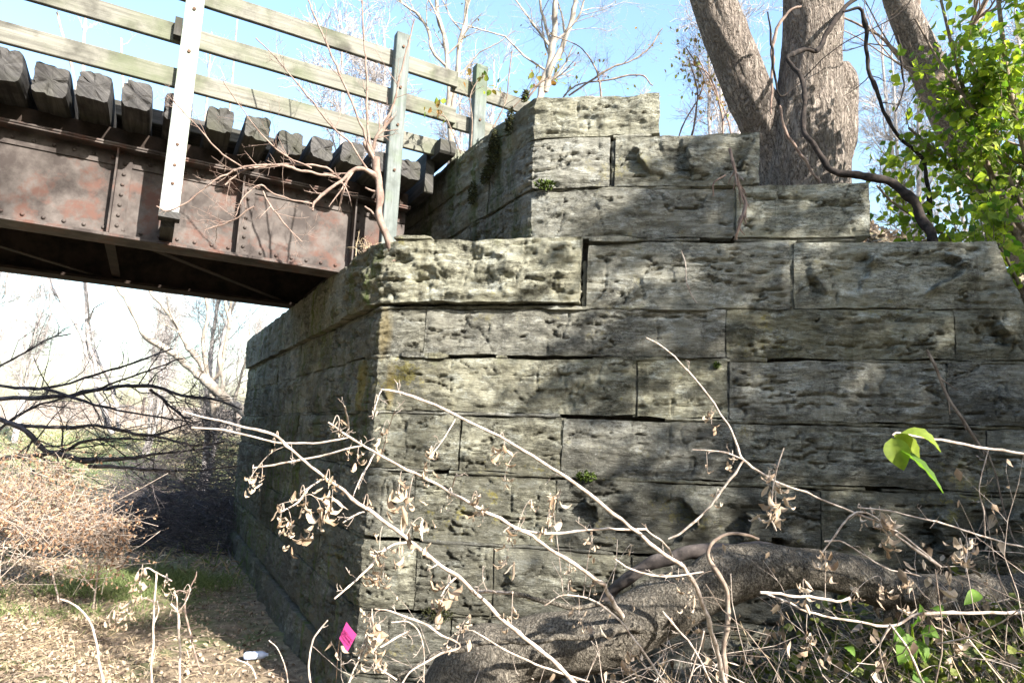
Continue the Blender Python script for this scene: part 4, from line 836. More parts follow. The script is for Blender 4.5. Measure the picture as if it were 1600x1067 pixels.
# ------------------------------------------------------------------ fallen tree under the bridge
FT = thing('fallen_tree', 'dark fallen tree with long level boughs lying in the shade under the bridge', 'fallen tree', tuple(at(-20, 700, 9.5)*[1, 1, 0]+[0, 0, 0.4]))
LN = []; a = Acc()
def fl(pts, d, d1=None):
    a = Acc()
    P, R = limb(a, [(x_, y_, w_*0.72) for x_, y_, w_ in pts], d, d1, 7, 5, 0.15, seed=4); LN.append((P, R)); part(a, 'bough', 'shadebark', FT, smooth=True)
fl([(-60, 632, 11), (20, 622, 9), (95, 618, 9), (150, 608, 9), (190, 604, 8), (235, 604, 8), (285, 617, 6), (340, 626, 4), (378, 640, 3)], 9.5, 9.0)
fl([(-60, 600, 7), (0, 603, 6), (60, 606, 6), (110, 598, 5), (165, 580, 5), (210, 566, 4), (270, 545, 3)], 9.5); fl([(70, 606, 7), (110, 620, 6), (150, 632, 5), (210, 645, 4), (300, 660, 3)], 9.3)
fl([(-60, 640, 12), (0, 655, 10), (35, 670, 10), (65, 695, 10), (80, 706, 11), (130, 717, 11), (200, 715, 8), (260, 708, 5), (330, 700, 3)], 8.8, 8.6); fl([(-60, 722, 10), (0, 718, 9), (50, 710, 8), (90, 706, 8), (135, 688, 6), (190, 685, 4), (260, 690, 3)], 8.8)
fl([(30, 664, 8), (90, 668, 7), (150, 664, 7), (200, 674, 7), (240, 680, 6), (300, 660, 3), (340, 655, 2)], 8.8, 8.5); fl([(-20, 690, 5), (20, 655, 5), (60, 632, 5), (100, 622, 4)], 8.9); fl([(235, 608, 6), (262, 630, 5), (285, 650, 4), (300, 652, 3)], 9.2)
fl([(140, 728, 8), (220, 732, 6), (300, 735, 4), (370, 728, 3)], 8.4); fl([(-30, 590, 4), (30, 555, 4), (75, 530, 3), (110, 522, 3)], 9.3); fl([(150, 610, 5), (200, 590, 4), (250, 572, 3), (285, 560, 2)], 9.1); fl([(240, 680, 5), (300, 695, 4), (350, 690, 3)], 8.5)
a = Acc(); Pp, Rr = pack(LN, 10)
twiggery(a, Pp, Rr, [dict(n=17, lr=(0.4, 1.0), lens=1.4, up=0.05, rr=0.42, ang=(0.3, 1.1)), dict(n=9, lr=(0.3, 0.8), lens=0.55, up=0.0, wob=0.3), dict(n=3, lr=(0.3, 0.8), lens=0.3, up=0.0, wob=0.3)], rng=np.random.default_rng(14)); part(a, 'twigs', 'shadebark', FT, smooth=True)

# brush heaps: nobody could count their twigs
def heap(name, cen, rx, ry, hz, n, mat, lab, seed, leaf=0, lm=None, r=0.006, ln=0.8, flat=0.5, ls=0.035, tw=3, zb=0.0):
    rng = np.random.default_rng(seed); th = rng.uniform(0, 6.283, n); q = np.sqrt(rng.random(n)); x = cen[0]+rx*q*np.cos(th); y = cen[1]+ry*q*np.sin(th)
    z = g_low(x, y)+hz*(1-q**2)*rng.random(n)+0.03+zb*(1-0.6*q**2*rng.random(n)); d = unit(np.stack([rng.normal(size=n), rng.normal(size=n), rng.normal(size=n)*flat], 1)); l = ln*rng.uniform(0.3, 1, n)[:, None]
    p = np.stack([x, y, z], 1); b = rng.normal(0, 0.07, (n, 3)); P = np.stack([p-d*l*0.5, p-d*l*0.15+b*l, p+d*l*0.2+b*l*0.6, p+d*l*0.5], 1); P[..., 2] = np.maximum(P[..., 2], g_low(P[..., 0], P[..., 1])+0.01)
    a = Acc(); R = r*rng.uniform(0.4, 1.2, n)[:, None]*np.array([1, 0.9, 0.7, 0.4]); tubes(a, P, R, 4); P2_, R2_ = grow(P, R, tw, (0.3, 0.7), rng=rng, K=4, up=0.1); tubes(a, P2_, R2_, 3)
    if leaf: Q = P2_[rng.choice(len(P2_), leaf), rng.integers(0, 4, leaf)]; leaves(a, Q, ls, rng, m=1, hang=0.5, curl=0.6)
    solo(a, name, [mat, lm] if leaf else mat, lab, 'brush', kind='stuff', smooth=True)
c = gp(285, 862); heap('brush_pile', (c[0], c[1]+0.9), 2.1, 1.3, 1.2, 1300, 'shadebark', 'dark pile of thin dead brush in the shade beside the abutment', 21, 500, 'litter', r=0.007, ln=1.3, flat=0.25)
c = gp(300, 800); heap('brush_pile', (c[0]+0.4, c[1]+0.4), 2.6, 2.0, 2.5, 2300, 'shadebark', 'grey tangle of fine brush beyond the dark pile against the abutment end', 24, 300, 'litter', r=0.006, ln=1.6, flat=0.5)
c0_ = c = at(15, 780, 7.0); heap('dry_brush', (c[0], c[1]), 1.3, 0.62, 0.80, 950, 'weed', 'sunlit tangle of pale dry brush with brown leaves at the left edge', 22, 7500, 'brushleaf', r=0.0036, ln=0.75, flat=0.6, ls=0.032, zb=0.86)
c = gp(10, 860); heap('dry_brush', (c[0]-0.6, c[1]+1.2), 1.5, 1.0, 1.7, 600, 'weed', 'paler dry brush rising behind the leafy tangle at left edge', 23, 700, 'brushleaf', r=0.005, ln=1.2, flat=0.6)

a = Acc(); rb = np.random.default_rng(29)
for k in range(9):
    q = np.array([c0_[0]+rb.uniform(-1.0, 0.9), c0_[1]+rb.uniform(-0.4, 0.4)]); g0 = np.array([q[0], q[1], float(g_low(q[0], q[1]))-0.05]); tube(a, *smoothline([g0, g0+[rb.normal(0, 0.15), rb.normal(0, 0.1), 0.7], g0+[rb.normal(0, 0.35), rb.normal(0, 0.2), 1.5]], [0.011, 0.008, 0.004], 5), 6, rough=0.2)
solo(a, 'brush_stems', 'weed', 'dry stems standing under the sunlit tangle of brush at left', 'brush', kind='stuff', smooth=True)
# ------------------------------------------------------------------ fallen log before the wing wall
LG = thing('fallen_log', 'fallen tree log with grey bark lying across the foot of the wall', 'log', tuple(at(1100, 1000, 3.4))); a = Acc()
P, R = limb(a, [(640, 1150, 90), (760, 1085, 92), (830, 1048, 94), (900, 1018, 94), (950, 998, 88), (1000, 972, 86), (1050, 948, 84), (1095, 928, 76), (1140, 900, 68), (1190, 880, 62), (1240, 873, 58), (1300, 872, 62), (1360, 884, 62), (1420, 898, 56), (1480, 912, 58), (1550, 916, 62), (1640, 912, 66), (1760, 905, 70)], 3.15, 3.55, 40, 12, 0.13, seed=17)
part(a, 'trunk', 'log', LG, smooth=True); a = Acc()
limb(a, [(1240, 868, 26), (1200, 852, 24), (1160, 852, 24), (1110, 852, 22), (1075, 862, 21), (1045, 873, 21), (1015, 882, 20), (985, 900, 19), (960, 922, 17), (935, 950, 16), (905, 965, 14), (875, 980, 13), (850, 995, 11)], 3.35, 3.6, 12, 6, 0.14, seed=19)
part(a, 'side_branch', 'darkbranch', LG, smooth=True); a = Acc()
limb(a, [(1020, 985, 20), (985, 970, 15), (965, 980, 11), (935, 992, 9), (880, 998, 8), (820, 1000, 7), (760, 1003, 6), (715, 1015, 7), (680, 1022, 6), (650, 1040, 5), (620, 1055, 4)], 3.1, 2.5, 10, 6, 0.1, seed=20)
limb(a, [(975, 965, 9), (962, 950, 7), (940, 945, 7), (895, 949, 7), (850, 938, 7), (800, 927, 6), (735, 922, 4)], 3.1, 2.7, 8, 6, 0.1, seed=22)
part(a, 'pale_branch', 'log', LG, smooth=True)
a = Acc(); limb(a, [(1395, 925, 22), (1400, 945, 20), (1392, 965, 14), (1395, 985, 10), (1410, 1030, 6)], 3.3, 3.2, 10, 6, 0.25, seed=25); limb(a, [(1405, 930, 12), (1440, 920, 14), (1455, 912, 9)], 3.25, 3.25, 9, 5, 0.2, seed=26); part(a, 'stub', 'log', LG, smooth=True)

# ------------------------------------------------------------------ dead weeds in front
def deadleaf(seed):
    rng = np.random.default_rng(seed); n = 7; t = np.linspace(0, 1, n); w = 0.13*np.sin(np.pi*np.clip(t*0.95+0.05, 0, 1))**0.7*rng.uniform(0.7, 1.1)
    ang = np.cumsum(rng.uniform(-0.35, 0.95, n))*rng.choice([-1, 1])*0.9; x = np.cumsum(np.cos(ang))/n; y = np.cumsum(np.sin(ang))/n*0.9; tw = np.cumsum(rng.uniform(-0.9, 0.9, n)); V = []
    for k in range(n):
        c = np.array([x[k], y[k], 0]); s = np.array([-math.sin(tw[k])*0.5, 0.2, math.cos(tw[k])]); s /= np.linalg.norm(s); f = np.array([-math.sin(ang[k]), math.cos(ang[k]), 0])
        V += [c+s*w[k]+f*w[k]*0.7, c+s*w[k]*0.5+f*w[k]*0.15, c, c-s*w[k]*0.5+f*w[k]*0.15, c-s*w[k]+f*w[k]*0.6]
    a = Acc(); a.add(np.array(V)-np.array(V[2]), [(k*5+j, k*5+j+1, k*5+6+j, k*5+5+j) for k in range(n-1) for j in range(4)]); return a.mesh('dried_leaf', 'leaf_dead', True)
DL = [deadleaf(500+k) for k in range(9)]
def hang_cluster(root, px, py, d, hgt, n, seed, w=0.5, name='dried_leaf'):
    """n curled dead leaves hanging below the point seen at (px,py), cluster hgt pixels tall"""
    rng = random.Random(seed); H = hgt*d/FPX
    for k in range(int(n*1.4)):
        f = rng.random()**1.3; p = at(px, py, d)+np.array([rng.gauss(0, 0.13)*H, rng.gauss(0, 0.13)*H, -f*H*0.8]); o = put(DL[rng.randrange(9)], name, root, Vector(p)-root.location)
        s = H*rng.uniform(0.30, 0.68); o.scale = (s, s, s*rng.uniform(0.8, 1.3))
        o.rotation_euler = Vector((rng.gauss(0, 0.35), rng.gauss(0, 0.35), -1)).to_track_quat('X', 'Y').to_euler(); o.rotation_euler.rotate_axis('X', rng.uniform(0, 6.28))
def weed(label, lines, d, d1=None, clusters=(), seed=0, mat='weed', group='dead weed stalks before the wall', name='dead_weed', petiole=True, twig=2, tl=0.10, cd=None):
    a = Acc(); LN = []
    for i, pts in enumerate(lines):
        P, R = limb(a, [(x_, y_, w_*0.68) for x_, y_, w_ in pts], d, d1 if i == 0 else (d1 and (d+d1)/2), 8, 5, 0.10, seed=seed+i); LN.append((P, R))
    base = LN[0][0][int(np.argmin(LN[0][0][:, 2]))]; root = thing(name, label, 'dead weed', tuple(base), group)
    Pp, Rr = pack(LN, 9)
    if twig: twiggery(a, Pp, Rr, [dict(n=twig, lr=(0.3, 1.0), lens=tl, up=0.05, rr=0.4, ang=(0.6, 1.3)), dict(n=2, lr=(0.3, 0.8), lens=tl*0.5, rr=0.6, wob=0.3)], sides=(4, 3), rng=np.random.default_rng(seed))
    rng = random.Random(seed); allp = np.concatenate([l[0] for l in LN])
    for c in clusters:
        px, py, h, n = c; dd = cd or (d+(d1 or d))/2; q = at(px, py, dd)
        i = int(np.argmin(np.linalg.norm(np.cross(allp-EYE, unit(q-EYE)), axis=1))); dd = float((allp[i]-EYE)@FW); q = at(px, py, dd)
        mid = (q+allp[i])/2+np.array([0, 0, 0.02]); Ps, Rs = smoothline([allp[i], mid, q, q-[0, 0, h*dd/FPX*0.5]], [0.0016, 0.0013, 0.001, 0.0008], 4); tube(a, Ps, Rs, 5)
        hang_cluster(root, px, py, dd, h, n, seed*31+int(px))
    part(a, 'stem', mat, root, smooth=True); return root
weed('long pale weed stalk slanting from upper left to the log, longest and highest', [[(1135, 1080, 11), (1122, 1020, 10), (1108, 975, 9), (1090, 925, 9), (1065, 885, 9), (1000, 835, 8), (930, 778, 8), (860, 730, 7), (780, 683, 6), (660, 625, 6), (612, 611, 5), (595, 608, 4)], [(596, 609, 3), (590, 625, 2), (584, 640, 2)], [(712, 655, 3), (690, 690, 2), (672, 712, 2)], [(1050, 868, 5), (1040, 850, 4), (1010, 828, 3)]], 2.4, 1.9,
     [(586, 625, 22, 3), (672, 705, 45, 6), (788, 690, 55, 7), (790, 735, 30, 4), (1060, 890, 35, 4)], 1)
weed('pale weed stalk below the longest one, ending by the dark branch', [[(972, 962, 11), (950, 925, 9), (930, 905, 9), (870, 865, 8), (820, 832, 7), (760, 800, 7), (720, 778, 6), (650, 740, 6), (583, 705, 5), (545, 682, 5), (513, 660, 4)], [(545, 682, 4), (543, 655, 4), (538, 634, 3)], [(596, 712, 3), (612, 655, 2), (618, 640, 2)], [(586, 708, 4), (562, 750, 3), (552, 775, 2)], [(705, 765, 3), (712, 745, 3), (722, 742, 2)]], 2.6, 2.0,
     [(530, 655, 35, 6), (545, 705, 22, 3), (600, 665, 45, 7), (625, 745, 75, 10), (640, 770, 40, 5), (668, 735, 30, 4), (700, 770, 28, 4), (745, 770, 55, 7), (755, 800, 30, 4), (795, 830, 60, 8), (830, 780, 35, 3), (560, 700, 40, 5)], 2)
weed('thick pale weed stalk lowest in the tangle, full of curled dead leaves', [[(905, 1072, 9), (850, 1020, 9), (800, 980, 9), (742, 926, 9), (714, 901, 8), (678, 875, 8), (653, 855, 9), (628, 835, 8), (574, 797, 8), (545, 772, 7), (510, 748, 6), (470, 715, 6), (435, 684, 6), (400, 672, 5), (330, 655, 4), (285, 642, 4)], [(635, 847, 5), (610, 853, 5), (580, 885, 5), (545, 915, 4), (522, 935, 4)], [(508, 748, 4), (485, 760, 4), (465, 785, 4), (438, 800, 3)], [(742, 922, 6), (800, 925, 5)], [(712, 902, 4), (698, 915, 4), (690, 930, 3)], [(570, 800, 4), (555, 805, 4), (537, 816, 3)]], 2.3, 1.8,
     [(430, 685, 22, 3), (392, 745, 32, 6), (440, 795, 45, 8), (470, 765, 40, 5), (478, 780, 35, 5), (500, 790, 70, 9), (455, 815, 50, 7), (515, 740, 45, 6), (520, 765, 60, 7), (575, 775, 30, 4), (595, 830, 55, 7), (625, 850, 40, 5), (660, 810, 65, 9), (700, 905, 75, 9), (585, 870, 50, 6), (600, 880, 45, 5), (800, 950, 45, 5)], 3)
weed('thin pale weed stem running level at the left of the tangle', [[(300, 668, 4), (350, 672, 4), (430, 690, 4), (480, 692, 4), (520, 688, 4), (545, 683, 3)], [(395, 732, 4), (450, 722, 4), (500, 713, 4), (540, 702, 4), (568, 696, 3)]], 2.15, 2.2, [(410, 735, 35, 5), (395, 740, 28, 4)], 4)
weed('curved weed stem standing before the upper wall, forking into a V', [[(1470, 885, 4), (1400, 830, 4), (1320, 795, 4), (1260, 770, 4), (1200, 745, 5), (1162, 718, 5), (1150, 690, 5), (1135, 660, 4), (1110, 625, 4), (1075, 580, 4), (1040, 545, 3), (1010, 528, 3)], [(1162, 718, 5), (1145, 742, 5), (1125, 770, 5), (1100, 800, 5), (1065, 832, 5), (1045, 842, 4)], [(1162, 718, 3), (1130, 706, 3), (1082, 702, 2)]], 2.9, 3.0,
     [(1112, 640, 45, 5), (1145, 710, 30, 6), (1105, 725, 25, 3), (1120, 770, 30, 4), (1203, 740, 40, 6), (1212, 775, 60, 8)], 5)
weed('brown upright vine stem looping in front of the log', [[(1132, 1085, 11), (1132, 1020, 11), (1138, 970, 11), (1136, 930, 10), (1122, 895, 10), (1108, 870, 9), (1112, 850, 8), (1135, 836, 7), (1162, 834, 7), (1185, 842, 6)]], 2.8, 2.9, [(1075, 920, 45, 4), (1080, 940, 30, 3)], 6, mat='branch')
weed('pale stem crossing level over the greenery at lower right', [[(1620, 957, 7), (1560, 956, 7), (1500, 957, 7), (1450, 957, 7), (1430, 961, 6), (1392, 976, 6), (1330, 970, 5), (1262, 956, 5), (1230, 940, 5), (1195, 926, 4)], [(1392, 976, 5), (1415, 1010, 5), (1440, 1060, 5), (1450, 1090, 5)], [(1392, 976, 4), (1375, 1010, 3), (1382, 1050, 3), (1395, 1080, 3)], [(1190, 925, 6), (1240, 930, 6), (1300, 937, 6), (1328, 936, 5)]], 2.6, 2.7,
     [(1255, 905, 45, 6), (1260, 980, 45, 7), (1290, 860, 55, 8), (1375, 900, 55, 6), (1340, 920, 40, 5), (1420, 905, 55, 6), (1490, 1000, 50, 7), (1500, 840, 55, 7), (1480, 1045, 35, 4)], 7)
weed('dry weed with small seed tufts before the right part of the wall', [[(1280, 870, 3), (1340, 800, 4), (1400, 835, 4), (1440, 865, 6), (1470, 885, 5)], [(1600, 855, 3), (1540, 840, 4), (1480, 820, 4), (1400, 800, 3), (1340, 792, 3)], [(1290, 845, 4), (1320, 848, 3), (1380, 885, 3), (1440, 900, 3)], [(1540, 838, 3), (1538, 800, 3), (1530, 760, 2), (1545, 700, 2)], [(1212, 830, 4), (1204, 800, 4), (1212, 740, 3), (1225, 700, 2)]], 2.9, 2.9,
     [(1375, 800, 60, 10), (1385, 820, 50, 8), (1510, 840, 50, 6), (1545, 870, 40, 4), (1345, 795, 40, 6), (1540, 900, 30, 4), (1212, 760, 60, 8), (1205, 800, 30, 4)], 8, twig=4)
weed('pale stem rising beside the pink flag', [[(488, 1085, 4), (483, 1050, 4), (483, 1025, 4), (488, 1000, 4), (498, 985, 4), (512, 969, 3)]], 2.2, 2.2, [], 9, twig=1, tl=0.04)
weed('tangle of thin bent weed stems right of the pink flag', [[(620, 1085, 4), (640, 1050, 4), (680, 1025, 5), (720, 1010, 4), (690, 990, 5), (640, 965, 5), (610, 955, 4), (585, 950, 4)], [(540, 1080, 4), (555, 1045, 4), (570, 1010, 3), (590, 975, 4)], [(580, 960, 4), (585, 1000, 4), (590, 1040, 4), (620, 1062, 4)], [(612, 972, 3), (640, 972, 3), (660, 1000, 3), (662, 1070, 3)], [(595, 1010, 4), (620, 995, 4), (640, 985, 4)], [(560, 1030, 4), (570, 1000, 3), (590, 975, 3)]], 2.1, 2.2, [(580, 962, 75, 10), (572, 1000, 50, 6), (588, 1020, 35, 5), (735, 960, 30, 4), (725, 975, 40, 6)], 10, twig=3)
weed('thin stalks crossing the log at bottom centre', [[(1050, 1085, 5), (1000, 1010, 5), (960, 960, 4), (920, 935, 4), (880, 930, 3), (850, 945, 3)], [(1120, 1085, 4), (1085, 1015, 4), (1060, 985, 4), (1035, 955, 4)], [(740, 985, 3), (800, 1020, 4), (860, 1045, 5), (920, 1065, 4)], [(1070, 1085, 3), (1090, 1020, 3), (1100, 985, 3)]], 2.5, 2.5, [(905, 945, 45, 6), (985, 1020, 60, 9), (930, 905, 40, 5), (890, 880, 45, 6), (925, 840, 35, 5), (860, 770, 60, 8), (985, 850, 30, 4), (700, 1000, 30, 4)], 11)
weed('reddish weed stem lying level above the dark branch', [[(1010, 828, 5), (950, 826, 5), (870, 834, 6), (840, 833, 5), (802, 826, 4)], [(1100, 893, 4), (1040, 900, 4), (990, 890, 4), (960, 872, 3)]], 2.2, 2.2, [(858, 800, 50, 6), (925, 830, 30, 4)], 12)
# weeds standing on the leaf litter at lower left
weed('drooping dead weed with two heavy leaf clusters on the litter', [[(236, 1085, 5), (238, 1010, 5), (241, 940, 5), (244, 893, 4)], [(244, 893, 4), (233, 887, 3), (222, 889, 3)], [(241, 942, 4), (225, 934, 3), (208, 938, 3), (190, 950, 3)], [(244, 893, 3), (256, 900, 3), (268, 908, 3)], [(240, 975, 3), (248, 955, 3), (246, 938, 3)]], 2.6, 2.6, [(222, 890, 48, 10), (212, 905, 35, 6), (185, 950, 38, 12), (205, 948, 35, 8), (172, 958, 28, 6), (258, 905, 26, 7)], 13, group='dead weeds on the leaf litter', twig=0)
weed('pale upright forked weed stem right of the drooping weed', [[(281, 1085, 5), (280, 1010, 5), (278, 960, 5), (268, 942, 4)], [(278, 958, 4), (290, 940, 3), (298, 920, 3)], [(278, 955, 3), (276, 935, 3), (271, 925, 3)]], 2.7, 2.7, [(270, 930, 14, 3), (288, 920, 14, 3), (266, 958, 10, 3)], 14, group='dead weeds on the leaf litter', twig=1, tl=0.05)
weed('rust coloured bent weed stem at the shadow edge', [[(318, 1060, 4), (308, 1030, 4), (300, 1000, 4), (289, 954, 4), (292, 930, 3), (300, 912, 3), (306, 899, 3)], [(292, 925, 3), (280, 922, 2), (270, 926, 2)]], 2.9, 2.9, [(306, 900, 12, 3)], 15, group='dead weeds on the leaf litter', mat='sapling', twig=2, tl=0.05)
weed('curved pale stem alone at far lower left', [[(165, 1085, 5), (157, 1045, 5), (150, 1000, 5), (143, 975, 5), (128, 955, 4), (110, 942, 4), (94, 936, 4)]], 2.5, 2.5, [], 16, group='dead weeds on the leaf litter', twig=1, tl=0.04)
weed('short stick poking up beside the blue litter', [[(400, 1060, 4), (395, 1045, 4), (385, 1035, 3), (368, 1028, 3)], [(450, 1085, 3), (448, 1050, 3), (435, 1015, 2), (420, 1000, 2)]], 3.4, 3.4, [], 17, group='dead weeds on the leaf litter', twig=0)

# dead vines clinging to the wall
def wallvine(pts, label, w, mat='sapling', tuft=0, seed=0, org=C0, out=0.035):
    P = np.array([[*(path(np.array(t), C0, 0.05, np.array(out+0.01*math.sin(i*2)))[0])[:2], z] for i, (t, z) in enumerate(pts)]); a = Acc(); Pq, Rq = smoothline(P, np.full(len(P), w), 6); tube(a, Pq, Rq, 6, rough=0.2, seed=seed)
    if tuft:
        r_ = np.random.default_rng(seed); Pp, Rr = pack([(Pq, Rq)], 9); Pc, Rc = grow(Pp, Rr, tuft, (0.4, 1.0), lens=0.16, up=-0.5, ang=(0.1, 0.6), rng=r_, rr=0.8); tubes(a, Pc, Rc, 4)
    root = thing('dead_vine', label, 'vine', tuple(Pq[int(np.argmin(Pq[:, 2]))]), 'dead vines on the stone'); part(a, 'stem', mat, root, smooth=True)
wallvine([(2.55, 4.40), (2.58, 4.25), (2.62, 4.1), (2.66, 3.98), (2.62, 3.85), (2.60, 3.78)], 'bunch of dry vine hanging over the third step of the wing wall', 0.010, tuft=26, seed=31)
wallvine([(2.52, 4.2), (2.44, 4.14), (2.44, 4.05)], 'short orange dry stem hooked beside the hanging vine bunch', 0.006, seed=32)
wallvine([(2.22, 3.65), (2.25, 3.55), (2.26, 3.42), (2.30, 3.32), (2.33, 3.27)], 'thin grey tendril hanging on the second block of the cap course', 0.004, 'weed', tuft=2, seed=33)
wallvine([(3.78, 2.98), (3.82, 2.88), (3.86, 2.78), (3.90, 2.66), (3.96, 2.55), (4.05, 2.40), (4.12, 2.3)], 'brown vine climbing the right part of the wall above green leaves', 0.009, 'branch', tuft=10, seed=34)
wallvine([(4.10, 2.35), (4.14, 2.2), (4.17, 2.05), (4.2, 1.9), (4.22, 1.8)], 'thin dark vine down the right part of the wall beside the green leaves', 0.005, 'branch', tuft=3, seed=35)
# grass tuft on the cap stone
a = Acc(); r_ = np.random.default_rng(9); N = 46; p0 = L(-0.02, 0.30, 3.72)+np.stack([r_.normal(0, 0.05, N), r_.normal(0, 0.08, N), np.zeros(N)], 1); d = unit(np.stack([r_.normal(-0.3, 0.6, N), r_.normal(-0.2, 0.5, N), r_.uniform(0.1, 1, N)], 1)); l = r_.uniform(0.05, 0.17, N)[:, None]
P = np.stack([p0, p0+d*l*0.5+[0, 0, 0.015], p0+d*l-[0, 0, 0.03]], 1); tubes(a, P, np.full((N, 3), 0.0015), 3)
tall = at(556, 400, 4.9); P_, R_ = smoothline([tall, tall+[0.0, 0, 0.1], tall+[0.012, 0, 0.19]], [0.003, 0.002, 0.001], 5); tube(a, P_, R_, 5); Pq, Rq = grow(P_[None], R_[None], 30, (0.5, 1), lens=0.04, rng=r_, rr=0.8, up=0.4); tubes(a, Pq, Rq, 3)
GTf = solo(a, 'dry_grass_tuft', 'straw', 'tuft of dry grass sprouting on the edge of the cap stone', 'grass', smooth=True)

# the three big green leaves on a stem from the right
GL = thing('green_sprig', 'arching stem ending in three big fresh green leaves before the wall', 'plant', tuple(at(1640, 715, 2.3))); a = Acc()
limb(a, [(1660, 720, 4), (1600, 710, 4), (1540, 700, 4), (1480, 690, 4), (1440, 684, 3), (1405, 676, 3), (1395, 680, 2)], 2.3, 2.2, 7, 5, 0.05); part(a, 'stem', 'weed', GL, smooth=True)
def bigleaf(root, p0, p1, wd, bend, n=9, nrm=None, mat='leaf_green', name='leaf'):
    p0, p1 = np.array(p0), np.array(p1); d = p1-p0; ln = np.linalg.norm(d); d = d/ln; nn = unit(np.array(nrm if nrm is not None else [0.1, -0.8, 0.5], float)); s = unit(np.cross(d, nn)); nn = np.cross(s, d); V = []
    for k in range(n+1):
        t = k/n; w = wd*math.sin(math.pi*min(1, t**0.8))**0.8*(1-0.25*t)+0.0004
        c = p0+d*ln*t+nn*bend*math.sin(math.pi*t)
        for f in (-1, -0.5, 0, 0.5, 1): V.append(c+s*w*f+nn*(abs(f)*w*0.35+0.002*math.sin(t*25+f*3)))
    a = Acc(); a.add(V, [(k*5+j, k*5+j+1, k*5+6+j, k*5+5+j) for k in range(n) for j in range(4)]); return part(a, name, mat, root, smooth=True)
bigleaf(GL, at(1408, 676, 2.2), at(1470, 706, 2.15), 0.042, 0.02, nrm=[0.5, -0.75, 0.8]); bigleaf(GL, at(1393, 684, 2.2), at(1412, 735, 2.17), 0.042, 0.012, nrm=[-0.5, -0.8, 0.3]); bigleaf(GL, at(1402, 700, 2.19), at(1474, 770, 2.1), 0.040, 0.01, nrm=[0.5, -0.5, 0.6]); bigleaf(GL, at(1396, 680, 2.21), at(1436, 722, 2.25), 0.036, 0.015, nrm=[0.2, -1, 0.2])

# ------------------------------------------------------------------ leafy shrub at the right
SH = thing('green_shrub', 'tall shrub with bright green heart shaped leaves at the right edge', 'shrub', tuple(at(1640, 520, 5.6))); a = Acc(); r_ = np.random.default_rng(33)
LN = [trace(q, dd) for q, dd in (([(1660, 560, 12), (1600, 400, 10), (1540, 250, 8), (1500, 120, 6), (1470, 0, 4)], 5.4), ([(1680, 500, 12), (1620, 300, 10), (1580, 150, 8), (1560, 0, 6), (1550, -80, 4)], 5.2), ([(1700, 450, 12), (1660, 250, 8), (1640, 60, 6), (1600, -80, 4)], 4.9),
     ([(1640, 480, 8), (1560, 420, 7), (1480, 370, 5), (1400, 320, 4), (1370, 290, 3)], 5.6), ([(1660, 420, 8), (1570, 330, 7), (1490, 260, 5), (1420, 200, 4)], 5.6), ([(1600, 330, 6), (1540, 200, 5), (1470, 100, 4), (1430, 30, 3)], 5.3), ([(1660, 620, 8), (1620, 520, 6), (1590, 440, 5), (1560, 380, 4)], 4.8))]
for P, R in LN: tube(a, *smoothline(P, R, 5), 7, rough=0.1)
Pp, Rr = pack(LN, 9); out = twiggery(a, Pp, Rr, [dict(n=14, lr=(0.4, 1.0), lens=0.8, rr=0.5), dict(n=12, lr=(0.4, 1.0), lens=0.4, rr=0.6)], rng=r_); part(a, 'branches', 'branch', SH, smooth=True)
Q = np.concatenate([out[2][0][:, 1:].reshape(-1, 3), out[1][0][:, 1:].reshape(-1, 3)])
px = Q-EYE; dp = px@FW; X = 800+FPX*(px@RT)/dp; Y = 533.5-FPX*(px@UP)/dp
dens = np.clip((X-1400)/130, 0, 1)*np.clip((Y+120)/80, 0.35, 1); edge = 1395+0.0*Y; dens = np.where((Y > 330) & (X < 1545+(Y-330)*0.25), dens*0.45+0.05, dens); dens = np.where((X > 1360) & (Y > 240) & (Y < 385), np.maximum(dens, 0.5), dens); Q = Q[r_.random(len(Q)) < dens+0.015]
Q = Q[r_.permutation(len(Q))][:5600]; Q = Q+r_.normal(0, 0.04, Q.shape)
def heartleaf(seed):
    rng = np.random.default_rng(seed); ts = [0, 0.12, 0.3, 0.5, 0.7, 0.87, 1.0]; ws = [0.05, 0.30, 0.40, 0.36, 0.25, 0.12, 0.005]; V = []; b = rng.uniform(-0.25, 0.3)
    for t, w in zip(ts, ws):
        for f in (-1, 0, 1): V.append((t-(0.08*abs(f) if t < 0.2 else 0), w*f, abs(f)*w*0.4+b*t*t))
    a = Acc(); a.add(V, [(k*3+j, k*3+j+1, k*3+4+j, k*3+3+j) for k in range(6) for j in range(2)]); return a.mesh('leaf', 'leaf_green', True)
HL = [heartleaf(k) for k in range(5)]
for p in Q[:300]:
    o = put(HL[r_.integers(5)], 'leaf', SH, Vector(p)-SH.location); s = r_.uniform(0.06, 0.10); o.scale = (s, s, s)
    o.rotation_euler = Vector((r_.normal(0, 0.8), r_.normal(0, 0.8), -0.7)).to_track_quat('X', 'Z').to_euler(); o.rotation_euler.rotate_axis('X', r_.uniform(-0.9, 0.9))
a = Acc(); leaves(a, Q[300:], 0.075, r_, hang=0.35, width=0.72, curl=0.15); part(a, 'leaves', 'leaf_green', SH, kind='stuff')
